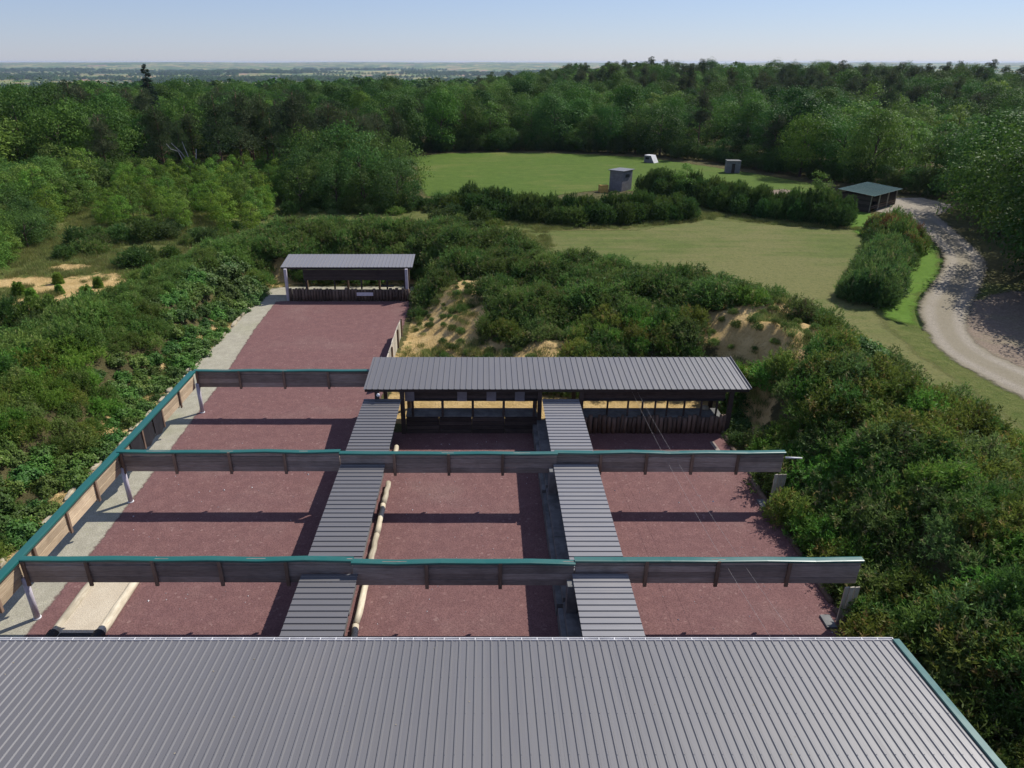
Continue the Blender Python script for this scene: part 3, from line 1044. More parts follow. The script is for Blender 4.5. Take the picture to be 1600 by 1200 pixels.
# black rubber sheets hung on its inner side
for i, yy in enumerate((31.0, 32.3, 33.6)):
    V, F = [], []
    for a in range(9):
        u = a / 8
        sag = 0.16 * math.sin(u * math.pi) + random.uniform(-0.02, 0.02)
        for b in range(4):
            V.append((-17.66 + 0.03 * math.sin(a * 1.3 + b) + 0.01 * i, yy + u * 1.26, 2.76 - b / 3 * (1.05 + sag)))
    for a in range(8):
        for b in range(3):
            q = a * 4 + b
            F.append([q, q + 4, q + 5, q + 1])
    nV = len(V)
    V += [(v[0] - 0.012, v[1], v[2]) for v in V]
    F += [[q + nV for q in f[::-1]] for f in F]
    c = obj('rubber_sheet', mesh_np('rubber_sheet', V, F, M['black'], True))
    tag(c, ['black rubber sheet hung on the side screen, next to the middle baffle', 'black rubber sheet hung on the side screen, between two others', 'black rubber sheet hung on the side screen, next to bare planks'][i], 'rubber sheet', 'rubber sheets on the side screen')

# ------------------------------------------------------------------ dividing walls with flat metal tops
def divider(label, x0, x1, ys, mat):
    T = thing('dividing_wall', label, 'wall', group='roofed dividing walls between the ranges')
    for (ya, yb) in ys:
        L = x1 - x0
        n = max(1, int(round((yb - ya) / 1.0)))
        me = roof_sheet_mesh((yb - ya) / n, L, 0.3333, mat, 0.04)
        for i in range(n):
            # sheets run across the wall
            obj('roof_sheet', me, T, (x1, ya + i * (yb - ya) / n, 2.27 + random.uniform(-.003, .003)), (0.0, 0.0, rad(90)))
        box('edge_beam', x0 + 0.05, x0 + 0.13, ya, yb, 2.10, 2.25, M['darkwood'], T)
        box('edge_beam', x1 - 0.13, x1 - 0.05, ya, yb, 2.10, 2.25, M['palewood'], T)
    return T


YS = [(17.9, 21.62), (21.82, 29.72), (29.98, 37.0)]
D1 = divider('roofed dividing wall with grey metal top beside the long bay', -6.95, -4.8, YS, M['roof'])
D2 = divider('roofed dividing wall with sun-brightened metal top between the two short bays', 3.33, 5.45, YS, M['roof_div'])
for (ya, yb) in YS:
    n = int((yb - ya) / 1.8)
    q = (yb - ya) / n
    for i in range(n):
        for k in range(7):
            z0 = 0.02 + k * 0.295
            box('wall_plank', -6.55, -6.5 + random.uniform(0, .01), ya + i * q + 0.005, ya + (i + 1) * q - 0.005, z0, z0 + 0.285, M['darkwood'], D1)
            if k > 2:
                box('wall_plank', 3.60, 3.65 + random.uniform(0, .01), ya + i * q + 0.005, ya + (i + 1) * q - 0.005, z0, z0 + 0.285, M['board'], D2)
            box('wall_plank', 5.15, 5.20, ya + i * q + 0.005, ya + (i + 1) * q - 0.005, z0, z0 + 0.285, M['board'], D2)
        for (xa, xb, za, zb) in ((2.85, 3.7, -0.05, 0.62), (3.05, 3.7, 0.625, 0.92)):
            box('concrete_block', xa + random.uniform(-.02, .02), xb, ya + i * q + 0.012, ya + (i + 1) * q - 0.012, za, zb, M['concrete'], D2)
    box('earth_core', -6.45, -5.35, ya, yb, 0, 2.0, M['concrete'], D1)
for y in (21.72, 29.85):
    box('column', 3.1, 3.5, y - 0.75, y - 0.35, 0.9, 2.2, M['concrete'], D2)
# pale logs lying along the foot of the first wall
lo = [(18.6, 21.1), (21.2, 24.2), (24.25, 26.9), (26.95, 29.3), (29.35, 31.3), (33.6, 35.1)]
lt = ['beside the big shelter roof', 'below the first baffle', 'with shadow-free middle', 'crossed by a baffle shadow', 'below the middle baffle', 'short one in front of the target shelter']
lt = ['pale log lying at the foot of the dividing wall, partly under the big roof', 'pale log at the foot of the dividing wall, just beyond the first baffle', 'pale log at the foot of the dividing wall, second beyond the first baffle',
      'pale log at the foot of the dividing wall, crossed by the middle baffle shadow', 'pale log at the foot of the dividing wall, hidden by the middle baffle', 'short pale log end at the wall foot near the target shelter']
for (a, b), l in zip(lo, lt):
    o = tube('foot_log', [(-4.95 + random.uniform(-.025, .025), a + (b - a) * k / 5, 0.20 + random.uniform(-.01, .01)) for k in range(6)], [random.uniform(0.125, 0.145) for k in range(6)], M['palelog'], None, 12, True, 0.02)
    tag(o, l, 'log', 'pale logs along the dividing wall')

# sand lane with log borders
struct(sheet('sand_lane', [(-16.2, 14), (-16.2, 24.8), (-14.85, 24.8), (-14.85, 14)], 0.17, M['sandfill'], 0.02, 0.4))
for (x, l) in ((-16.42, 'pale round border log of the sand lane, beside the white poles'), (-14.68, 'pale round border log of the sand lane, shading the red gravel')):
    o = tube('border_log', [(x + random.uniform(-.03, .03), 14 + 10.9 * k / 12, 0.13) for k in range(13)], [random.uniform(0.17, 0.2) for k in range(13)], M['palelog'], None, 12, True, 0.03)
    tag(o, l, 'log', 'sand lane border logs')
    tube('rubber_sleeve', [(x, 19.4, 0.14), (x, 20.75, 0.14)], 0.225, M['black'], o, 12)
tag(box('rubber_mat', -16.15, -14.9, 19.2, 20.72, 0.185, 0.2, M['black']), 'black rubber mat across the end of the sand lane', 'mat')

# plank fence beside the sandy slope
TFc = thing('plank_fence', 'bleached plank fence holding back the sandy slope by the long bay', 'fence')
for i in range(11):
    y = 43.2 + i * 0.93
    h = 1.55 + random.uniform(-.04, .04) - (0.0 if i < 9 else 0.12 * (i - 8))
    box('plank', -6.72 + random.uniform(-.012, .012), -6.66, y, y + 0.91, -0.05, h, M['palewood'], TFc)
for y in (43.5, 47.2, 50.8, 53.3):
    box('fence_post', -6.65, -6.53, y - 0.06, y + 0.06, -0.05, 1.5, M['batten'], TFc)

# edging stones
def rock_mesh(seed, mat):
    r_ = np.random.default_rng(seed)
    import bmesh
    bm = bmesh.new()
    bmesh.ops.create_icosphere(bm, subdivisions=2, radius=0.5)
    for v in bm.verts:
        v.co *= 1 + r_.uniform(-0.16, 0.16)
        v.co.x = max(-0.38, min(0.38, v.co.x))
        v.co.z = max(-0.36, min(0.34, v.co.z))
    me = bpy.data.meshes.new('edging_stone')
    bm.to_mesh(me)
    bm.free()
    me.materials.append(mat)
    return me


rocks = [rock_mesh(s, M['stone']) for s in range(6)]
y = 20.0
k = 0
while y < 66:
    L = random.uniform(0.7, 1.7)
    if random.random() < 0.74:
        o = obj('edging_stone', rocks[k % 6], None, (-20.95 + random.uniform(-.12, .12), y + L / 2, 0.06), (random.uniform(-.1, .1), random.uniform(-.1, .1), random.uniform(-.15, .15)), (random.uniform(.26, .42), L * 0.95, random.uniform(.2, .38)))
        zone = 'beyond the short baffle' if y > 40 else 'between the middle and short baffles' if y > 30 else 'between the first and middle baffles' if y > 21.8 else 'before the first baffle'
        tag(o, ('long' if L > 1.25 else 'short') + ' pale stone edging the gravel strip, ' + zone, 'stone', 'stones edging the gravel strip')
    y += L + random.uniform(0.02, 0.25)
    k += 1
y = 17.5
while y < 36.5:
    L = random.uniform(1.2, 2.6)
    o = tube('edging_log', [(14.05 + (y - 17.5) * 0.002, y, 0.1), (14.05 + random.uniform(-.06, .06), y + L * .5, 0.12), (14.05, y + L, 0.1)], [0.13, 0.15, 0.13], M['log'], None, 8, True, 0.08)
    o.location.z = -0.07
    zone = 'under the gorse before the first baffle' if y < 21 else 'between the two long baffles' if y < 29 else 'running up to the target shelter'
    tag(o, 'weathered log edging the outer bay, ' + zone, 'log', 'logs edging the outer bay')
    y += L + random.uniform(0.1, 1.2)
tag(box('loose_plank', 13.05, 13.3, 33.3, 35.9, 0.03, 0.08, M['board'], None, (0, 0, 0.06)), 'loose reddish plank lying by the corner of the target shelter', 'plank')
for i, (x, y_, z_) in enumerate(((13.3, 38.4, 1.0), (13.5, 38.6, 0.7), (13.75, 38.3, 0.4), (13.6, 38.2, 0.15))):
    o = obj('broken_slab', rocks[i], None, (x, y_, z_), (0.2 * i, 0.1, 0.5 * i), (0.55, 0.5, 0.35))
    tag(o, ['topmost', 'second', 'third', 'lowest'][i] + ' whitish broken slab stacked beside the target shelter corner', 'slab', 'broken slabs by the shelter')

# pair of overhead wires
for i, (a, b) in enumerate((((8.55, 37.4, 2.6), (9.35, 17.5, 2.9)), ((8.85, 37.4, 2.6), (10.15, 17.5, 2.9)))):
    pts = []
    for k in range(15):
        t = k / 14
        p = Vector(a).lerp(Vector(b), t)
        p.z -= 0.75 * 4 * t * (1 - t) * 0.5
        pts.append(p)
    o = tube('wire', pts, 0.0045, M['wire'], None, 4)
    tag(o, ['thin steel wire over the outer bay, the one beside the dividing wall', 'thin steel wire over the outer bay, the one beside the gorse bank'][i], 'wire', 'pair of wires over the outer bay')

# pale litter on the red gravel
V, F = [], []
for i in range(260):
    x = random.choice([random.uniform(-17, -8.6), random.uniform(-4.4, 2.4), random.uniform(5.6, 13.6)])
    y = random.uniform(18, 36)
    s = random.uniform(0.012, 0.035) * (2 if random.random() < .08 else 1)
    a = random.uniform(0, 6)
    b = len(V)
    V += [(x + s * math.cos(a + q * 2.1), y + s * math.sin(a + q * 2.1), 0.02) for q in range(3)] + [(x, y, 0.02 + s)]
    F += [[b, b + 1, b + 3], [b + 1, b + 2, b + 3], [b + 2, b, b + 3]]
struct(obj('white_litter', mesh_np('white_litter', V, F, M['white'])), 'stuff', 'scattered white crumbs on the red gravel')

# ------------------------------------------------------------------ outbuildings by the lawns
def quad_thing(name, label, cat, A, B, C):
    """frame with origin at B, local x to C and local y to A"""
    ex = Vector((C[0] - B[0], C[1] - B[1]))
    T = thing(name, label, cat, (B[0], B[1], 0), math.atan2(ex.y, ex.x))
    return T, ex.length


SH, L = quad_thing('open_shed', 'dark plank shed with flat green metal roof beside the gravel track', 'shed', (53.3, 108.1), (56.0, 104.6), (63.0, 110.7))
Dp = 4.5
# local +y points away from the open side
for k in range(11):
    z0 = k * 0.21
    box('wall_plank', 0.0, 0.05, 0.05, Dp, z0, z0 + 0.2, M['darkwood'], SH)
    box('wall_plank', 0.0, L, Dp - 0.05, Dp, z0, z0 + 0.2, M['darkwood'], SH)
    box('wall_plank', L - 0.05, L, 0.05, Dp - 0.1, z0, z0 + 0.2, M['darkwood'], SH)
for x in (0.08, L / 3, L * 2 / 3, L - 0.08):
    box('post', x - 0.07, x + 0.07, 0.0, 0.14, 0, 2.35, M['palewood'], SH)
for z in (0.35, 0.7):
    for j in range(3):
        box('rail', j * L / 3 + 0.1, (j + 1) * L / 3 - 0.1, 0.03, 0.08, z, z + 0.12, M['batten'], SH)
n = 10
me = roof_sheet_mesh((L + 0.8) / n, Dp + 0.9, 0.33, M['green_roof'])
for i in range(n):
    obj('roof_sheet', me, SH, (-0.4 + i * (L + 0.8) / n, -0.5, 2.42), (rad(4.5), 0, 0))

HU, L2 = quad_thing('lookout_hut', 'tall grey lookout hut with flat dark roof beside the far lawn', 'hut', (21.4, 124.6), (23.1, 122.6), (25.2, 124.9))
for k in range(6):
    z0 = k * 0.55
    for (xa, xb, ya, yb) in ((0, L2, 0, 0.1), (0, 0.1, 0.1, 2.5), (L2 - 0.1, L2, 0.1, 2.5), (0.1, L2 - 0.1, 2.4, 2.5)):
        box('wall_panel', xa, xb, ya, yb, z0, z0 + 0.54, M['greypanel'], HU)
box('roof_slab', -0.25, L2 + 0.25, -0.25, 2.75, 3.3, 3.42, M['screw'], HU)
box('window_opening', L2 * 0.3, L2 * 0.7, -0.02, 0.0, 2.2, 2.7, M['black'], HU)

TB = thing('white_trailer', 'small white box with sloping lid at the far edge of the lawn', 'trailer', (36.2, 161, 0), -0.75)
V = [(-1.1, -0.9, 0), (1.3, -0.9, 0), (1.3, 0.9, 0), (-1.1, 0.9, 0), (-1.1, -0.9, 1.5), (0.4, -0.9, 1.5), (0.4, 0.9, 1.5), (-1.1, 0.9, 1.5)]
F = [[0, 3, 2, 1], [4, 5, 6, 7], [0, 1, 5, 4], [2, 3, 7, 6], [0, 4, 7, 3], [1, 2, 6, 5]]
obj('body', mesh_np('body', V, F, M['greypanel']), TB)
box('lid', 0.78, 0.83, -0.95, 0.95, -0.02, 1.78, M['white'], TB, (0, -0.54, 0)).location = (0.92, 0, 0.80)
box('lid', -1.15, 0.42, -0.95, 0.95, 1.505, 1.55, M['white'], TB)
box('rear_window', -0.8, 0.1, -0.93, -0.905, 0.7, 1.2, M['black'], TB)

CH = thing('concrete_hut', 'small whitish concrete hut in the shade of the wood', 'hut', (49, 145.5, 0), -0.12)
for k in range(5):
    for (xa, xb, ya, yb) in ((-1.5, -0.4, -1.2, -1.05), (0.35, 1.5, -1.2, -1.05), (-1.5, -1.35, -1.05, 1.2), (1.35, 1.5, -1.05, 1.2), (-1.35, 1.35, 1.05, 1.2)):
        box('wall_block', xa, xb, ya, yb, k * 0.5, k * 0.5 + 0.49, M['greypanel'], CH)
box('lintel', -0.4, 0.35, -1.2, -1.05, 2.0, 2.49, M['greypanel'], CH)
box('door', -0.4, 0.35, -1.1, -1.06, 0, 2.0, M['darkwood'], CH)
box('roof_slab', -1.6, 1.6, -1.3, 1.3, 2.5, 2.62, M['concrete'], CH)
CH.scale = (0.85, 0.85, 0.9)
YC = thing('wooden_crate', 'yellowish wooden crate standing open on the far lawn', 'crate', (20.0, 122.4, 0), 0.2)
for k in range(4):
    box('slat', -0.7, 0.7, -0.55, -0.5, k * 0.3, k * 0.3 + 0.28, M['yellow'], YC)
    box('slat', 0.66, 0.7, -0.5, 0.55, k * 0.3, k * 0.3 + 0.28, M['yellow'], YC)
    box('slat', -0.7, -0.66, -0.5, 0.55, k * 0.3, k * 0.3 + 0.28, M['yellow'], YC)
box('top_board', -0.66, 0.66, 0.0, 0.55, 1.1, 1.14, M['yellow'], YC)

# ------------------------------------------------------------------ plants: prototypes
def unit(v):
    return v / np.maximum(np.linalg.norm(v, axis=-1, keepdims=True), 1e-9)


def leaf_arrays(C, D, L, Wd, r_, up=0.0, N=None):
    """diamond leaves at C, long axis along D with lengths L and widths Wd; N gives the way their faces look"""
    n = len(C)
    if N is not None:
        N = unit(N)
        D = unit(np.cross(N, r_.normal(size=(n, 3))))
        B = np.cross(N, D)
    else:
        D = unit(D)
        B = unit(np.cross(D, unit(r_.normal(size=(n, 3)) + np.array([0, 0, up]))))
    L = np.broadcast_to(np.asarray(L, float), (n,))[:, None]
    Wd = np.broadcast_to(np.asarray(Wd, float), (n,))[:, None]
    V = np.stack([C, C + D * L * 0.5 + B * Wd * 0.5, C + D * L, C + D * L * 0.5 - B * Wd * 0.5], 1).reshape(-1, 3)
    F = np.arange(4 * n).reshape(n, 4)
    return V, F


def lump_crown(seed, h, w, z0, nl, per, leaf, lump=(0.12, 0.30), droop=0.0, top=0.62, shape=1.0, aspect=1.6):
    """a crown of leaf clumps on an egg-shaped envelope: h height, w width, z0 where it starts"""
    r_ = np.random.default_rng(seed)
    hc = h - z0
    Cs, Ds, T = [], [], []
    lob = r_.uniform(0, 6.28, 3)
    for i in range(nl):
        a = r_.uniform(0, 2 * math.pi)
        u = r_.uniform(-0.95, 1.0)
        rr = math.sqrt(max(0, 1 - u * u)) ** shape * r_.uniform(0.55, 0.92) * (1 + 0.16 * math.sin(2 * a + lob[0]) + 0.12 * math.sin(3 * a + lob[1] + 2 * u))
        u = u * (1 + 0.10 * math.sin(a + lob[2]))
        c = np.array([math.cos(a) * rr * w / 2, math.sin(a) * rr * w / 2, z0 + hc * (0.46 + 0.42 * u)])
        lr = r_.uniform(*lump) * w * (1 - 0.25 * max(u, 0))
        n = int(per * (lr / (w * 0.24)) ** 2)
        d = unit(r_.normal(size=(n, 3)))
        d[:, 2] = np.where(d[:, 2] < -0.35, -d[:, 2] * 0.6, d[:, 2])
        rad_ = lr * (1.06 - 0.45 * r_.random(n) ** 2)[:, None]
        pos = c + d * rad_ * np.array([1, 1, 0.85])
        ct = np.clip(r_.normal(0.45, 0.19) + r_.normal(0, 0.13, n), 0, 1)
        Cs.append(pos)
        Ds.append(unit(d + r_.normal(scale=0.42, size=(n, 3)) + np.array([0, 0, 0.35 - droop])))
        T.append(ct)
    C, D, T = np.concatenate(Cs), np.concatenate(Ds), np.concatenate(T)
    n = len(C)
    V, F = leaf_arrays(C, D, leaf * r_.uniform(0.6, 1.25, n), leaf / aspect * r_.uniform(0.7, 1.2, n), r_, N=D)
    return V, F, np.repeat(T, 4)


def trunk_data(seed, h, r0, limbs, w, zl=0.3, lean=0.05):
    rs = random.getstate()
    random.seed(seed)
    V, F = [], []

    def add(pts, rr, sides):
        v, f = tube_data(pts, rr, sides)
        b = len(V)
        V.extend(v)
        F.extend([[q + b for q in g] for g in f])
    pts = [Vector((random.uniform(-lean, lean) * h * k / 4, random.uniform(-lean, lean) * h * k / 4, h * k / 4 - (0.5 if k == 0 else 0))) for k in range(5)]
    add(pts, [r0 * (1 - 0.19 * k) for k in range(5)], 7)
    for i in range(limbs):
        t = random.uniform(zl, 0.85)
        p = pts[int(t * 4)].lerp(pts[min(4, int(t * 4) + 1)], t * 4 - int(t * 4))
        a = random.uniform(0, 6.28)
        L = w * 0.42 * random.uniform(0.6, 1.0) * (1.2 - t)
        q = p + Vector((math.cos(a) * L, math.sin(a) * L, L * random.uniform(0.35, 0.8)))
        add([p, p.lerp(q, 0.5) + Vector((0, 0, 0.1 * L)), q], [r0 * 0.4, r0 * 0.26, r0 * 0.1], 5)
    random.setstate(rs)
    return V, F


PROTO = {}


def proto(key, crown, mat, trunk=None, tmat=None):
    V, F, T = crown
    PROTO[key] = dict(crown=mesh_np(key + '_crown', V, F, mat, False, {'tint': T}),
                      trunk=mesh_np(key + '_trunk', *trunk, tmat, True) if trunk else None)


for k in range(4):
    proto(f'oak{k}', lump_crown(20 + k, 11.0, 9.0 + k * 0.5, 1.2, 48, 250, 0.34), M['oak'], trunk_data(k, 9.0, 0.28, 9, 9), M['bark'])
for k in range(3):
    proto(f'birch{k}', lump_crown(40 + k, 7.0, 4.0, 0.3, 34, 110, 0.30, (0.16, 0.27), 0.0, shape=0.8, aspect=2.2), M['birch'], trunk_data(10 + k, 6.0, 0.09, 7, 3.6), M['bark'])
for k in range(2):
    proto(f'willow{k}', lump_crown(50 + k, 6.0, 6.0, 0.1, 40, 125, 0.32, (0.15, 0.25), 0.0, shape=0.9, aspect=2.6), M['willow'], trunk_data(14 + k, 4.5, 0.12, 9, 5), M['bark'])


def pine_crown(seed, h, w):
    r_ = np.random.default_rng(seed)
    Cs, Ds, T = [], [], []
    for i in range(34):
        t = r_.uniform(0.45, 1.0)
        a = r_.uniform(0, 6.28)
        rr = w / 2 * r_.uniform(0.15, 1.0) * (1.05 - 0.6 * (t - 0.45) / 0.55)
        c = np.array([math.cos(a) * rr, math.sin(a) * rr, h * t * 0.97])
        n = 170
        d = unit(r_.normal(size=(n, 3)))
        Cs.append(c + d * r_.uniform(0.3, 1.0, n)[:, None] * np.array([1.0, 1.0, 0.42]) * r_.uniform(0.85, 1.35))
        Ds.append(d + np.array([0, 0, 0.5]))
        T.append(np.clip(r_.normal(0.45, 0.16) + r_.normal(0, 0.15, n), 0, 1))
    C, D, T = np.concatenate(Cs), np.concatenate(Ds), np.concatenate(T)
    V, F = leaf_arrays(C, D, 0.40 * r_.uniform(0.6, 1.2, len(C)), 0.10, r_)
    return V, F, np.repeat(T, 4)


for k in range(2):
    proto(f'pine{k}', pine_crown(60 + k, 13.0, 6.0), M['pine'], trunk_data(30 + k, 12.5, 0.22, 10, 5, 0.35, 0.02), M['pinebark'])


def spruce_crown(seed, h, w):
    r_ = np.random.default_rng(seed)
    Cs, Ds, T = [], [], []
    for i in range(110):
        t = r_.uniform(0.06, 1.0)
        a = r_.uniform(0, 6.28)
        Lb = w / 2 * (1 - t) ** 0.85 * r_.uniform(0.75, 1.1) + 0.15
        n = int(30 + 45 * Lb)
        s = r_.uniform(0.05, 1, n)
        base = np.array([0, 0, h * t])
        dirv = np.array([math.cos(a), math.sin(a), -0.28])
        side = np.array([-math.sin(a), math.cos(a), 0])
        P = base + dirv * (s * Lb)[:, None] + side * (r_.normal(scale=0.28, size=n) * (1.2 - s) * min(1, Lb))[:, None] + np.array([0, 0, 1]) * r_.normal(scale=0.1, size=n)[:, None]
        Cs.append(P)
        Ds.append(dirv + side * r_.choice([-0.9, 0.9], n)[:, None] + r_.normal(scale=0.3, size=(n, 3)))
        T.append(np.clip(r_.normal(0.4, 0.15, n), 0, 1))
    C, D, T = np.concatenate(Cs), np.concatenate(Ds), np.concatenate(T)
    V, F = leaf_arrays(C, D, 0.42 * r_.uniform(0.6, 1.2, len(C)), 0.12, r_)
    return V, F, np.repeat(T, 4)


proto('spruce0', spruce_crown(70, 17.0, 6.0), M['spruce'], trunk_data(40, 16.5, 0.25, 0, 1, 0.3, 0.005), M['bark'])
proto('youngpine0', spruce_crown(71, 1.5, 1.1), M['birch'], trunk_data(41, 1.3, 0.03, 0, 1), M['bark'])


def gorse_mesh(seed, R, H, nsprig, needles, nl, nw, dry=0.12, soft=0.6):
    r_ = np.random.default_rng(seed)
    Cs, Ds, T, Ls = [], [], [], []
    lob = [(r_.uniform(-.55, .55) * R, r_.uniform(-.55, .55) * R, r_.uniform(0.45, 0.75) * R, r_.uniform(0.7, 1.0) * H) for _ in range(7)]
    for i in range(nsprig):
        lx, ly, lr, lh = lob[i % 7]
        d = unit(r_.normal(size=3) * np.array([1, 1, 0.8]) + np.array([0, 0, 0.45]))
        d[2] = abs(d[2]) if d[2] < -0.15 else d[2]
        k = r_.uniform(0.72, 1.05)
        c = np.array([lx, ly, 0.12 * lh]) + d * np.array([lr, lr, lh * 0.86]) * k
        g = unit(d * 0.8 + np.array([0, 0, 0.75]) + r_.normal(scale=0.28, size=3))
        Ln = r_.uniform(0.22, 0.46) * (0.7 + 0.3 * R)
        s = r_.uniform(0, 1, needles)
        P = c + g * (s * Ln)[:, None]
        Cs.append(P)
        Ds.append(g * soft + r_.normal(scale=0.55, size=(needles, 3)))
        t = 0.95 if r_.random() < dry else np.clip(r_.normal(0.42, 0.14), 0.05, 0.72)
        T.append(np.clip(t + (s - 0.5) * 0.18 + r_.normal(0, 0.05, needles), 0, 1))
    C, D, T = np.concatenate(Cs), np.concatenate(Ds), np.concatenate(T)
    V, F = leaf_arrays(C, D, nl * r_.uniform(0.6, 1.3, len(C)), nw, r_)
    return V, F, np.repeat(T, 4)


for k in range(4):
    proto(f'gorse{k}', gorse_mesh(80 + k, 0.95, 1.25, 330, 13, 0.15, 0.040, 0.05 + 0.04 * k), M['gorse'])
for k in range(2):
    PROTO[f'younggorse{k}'] = dict(crown=PROTO[f'gorse{k}']['crown'].copy(), trunk=None)
    PROTO[f'younggorse{k}']['crown'].materials[0] = M['gorse_green']
for k in range(2):
    proto(f'broom{k}', gorse_mesh(90 + k, 1.2, 2.0, 380, 13, 0.24, 0.05, 0.03, 1.2), M['broom'])
proto('rust0', gorse_mesh(95, 0.9, 1.2, 200, 12, 0.18, 0.05, 0.3), M['rust'])


def bramble_mesh(seed, R, H, n):
    r_ = np.random.default_rng(seed)
    d = unit(r_.normal(size=(n, 3)) * np.array([1, 1, .7]) + np.array([0, 0, 0.5]))
    d[:, 2] = np.abs(d[:, 2])
    lump = 0.8 + 0.28 * np.sin(d[:, 0] * 5 + seed) * np.sin(d[:, 1] * 6 + 2 * seed)
    P = d * np.array([R, R, H]) * (lump * r_.uniform(0.72, 1.04, n))[:, None]
    D = unit(d + r_.normal(scale=0.5, size=(n, 3)) + np.array([0, 0, 0.5]))
    T = np.clip(r_.normal(0.5, 0.2, n), 0, 1)
    V, F = leaf_arrays(P, D, 0.15 * r_.uniform(0.6, 1.4, n), 0.10 * r_.uniform(0.7, 1.2, n), r_, N=D)
    return V, F, np.repeat(T, 4)


for k in range(3):
    proto(f'bramble{k}', bramble_mesh(100 + k, 1.05, 0.85, 2300), M['bramble'])


def tuft_mesh(seed, R, H, n):
    r_ = np.random.default_rng(seed)
    P = np.stack([r_.normal(scale=R, size=n), r_.normal(scale=R, size=n), np.full(n, -0.03)], 1)
    D = unit(np.stack([r_.normal(scale=.35, size=n), r_.normal(scale=.35, size=n), np.ones(n)], 1))
    T = np.clip(r_.normal(0.5, 0.25, n), 0, 1)
    V, F = leaf_arrays(P, D, H * r_.uniform(0.5, 1.2, n), 0.028, r_)
    return V, F, np.repeat(T, 4)


for k in range(2):
    proto(f'tuft{k}', tuft_mesh(110 + k, 0.32, 0.5, 170), M['drygrass'])


def blob_tree(seed):
    return lump_crown(seed, 10, 9, 0.0, 16, 22, 1.5, (0.22, 0.34), aspect=1.3)


for k in range(2):
    proto(f'fartree{k}', blob_tree(120 + k), M['oak'])

# ------------------------------------------------------------------ placing plants
TINTS = [('dark', (0.60, 0.68, 0.66, 1)), ('deep green', (0.85, 0.90, 0.90, 1)), ('mid green', (1.05, 1.05, 1.0, 1)), ('yellowish green', (1.2, 1.2, 0.9, 1)), ('greyish green', (1.05, 1.02, 1.2, 1))]


def plant(key, name, x, y, s, label, cat, group, tint=(1, 1, 1, 1), rot=None, sz=None, z=None):
    p = PROTO[key]
    rz = random.uniform(0, 6.28) if rot is None else rot
    zz = (TZ(x, y) if z is None else z) - 0.05
    if p['trunk'] is None:
        o = obj(name, p['crown'], None, (x, y, zz), (0, 0, rz), (s, s, sz or s))
        o.color = tint
        return tag(o, label, cat, group)
    T = obj(name, None, None, (x, y, zz), (0, 0, rz), (s, s, sz or s))
    T.empty_display_size = 0.3
    tag(T, label, cat, group)
    obj('trunk', p['trunk'], T)
    c = obj('crown', p['crown'], T)
    c.color = tint
    return T


_pcols = {}


def scatter(name, keys, P, label):
    """P rows: x, y, z, rotz, scale, scale_z, index. One object of kind stuff."""
    P = np.asarray(P, float)
    if len(P) == 0:
        return None
    ck = tuple(keys)
    if ck not in _pcols:
        c = bpy.data.collections.new('kinds_' + keys[0])
        for i, k in enumerate(keys):
            o = bpy.data.objects.new(f'kind_{i}_{k}', PROTO[k]['crown'])
            c.objects.link(o)
        _pcols[ck] = c
    me = bpy.data.meshes.new(name)
    me.vertices.add(len(P))
    me.vertices.foreach_set('co', P[:, :3].astype(np.float32).ravel())
    for nm, typ, data in (('rot', 'FLOAT_VECTOR', np.stack([P[:, 3] * 0, P[:, 3] * 0, P[:, 3]], 1)), ('scl', 'FLOAT_VECTOR', np.stack([P[:, 4], P[:, 4], P[:, 5]], 1))):
        a = me.attributes.new(nm, typ, 'POINT')
        a.data.foreach_set('vector', data.astype(np.float32).ravel())
    a = me.attributes.new('idx', 'INT', 'POINT')
    a.data.foreach_set('value', P[:, 6].astype(np.int32))
    o = obj(name, me)
    ng = bpy.data.node_groups.new(name + '_nodes', 'GeometryNodeTree')
    ng.interface.new_socket('Geometry', in_out='INPUT', socket_type='NodeSocketGeometry')
    ng.interface.new_socket('Geometry', in_out='OUTPUT', socket_type='NodeSocketGeometry')
    N = ng.nodes
    gi, go = N.new('NodeGroupInput'), N.new('NodeGroupOutput')
    ip = N.new('GeometryNodeInstanceOnPoints')
    ci = N.new('GeometryNodeCollectionInfo')
    ci.inputs['Collection'].default_value = _pcols[ck]
    ci.inputs['Separate Children'].default_value = True
    ci.inputs['Reset Children'].default_value = True
    ng.links.new(gi.outputs[0], ip.inputs['Points'])
    ng.links.new(ci.outputs[0], ip.inputs['Instance'])
    ip.inputs['Pick Instance'].default_value = True
    for nm, typ, sock in (('rot', 'FLOAT_VECTOR', 'Rotation'), ('scl', 'FLOAT_VECTOR', 'Scale'), ('idx', 'INT', 'Instance Index')):
        na = N.new('GeometryNodeInputNamedAttribute')
        na.data_type = typ
        na.inputs['Name'].default_value = nm
        ng.links.new(next(q for q in na.outputs if q.enabled and q.name == 'Attribute'), ip.inputs[sock])
    ng.links.new(ip.outputs[0], go.inputs[0])
    md = o.modifiers.new('scatter', 'NODES')
    md.node_group = ng
    return struct(o, 'stuff', label)


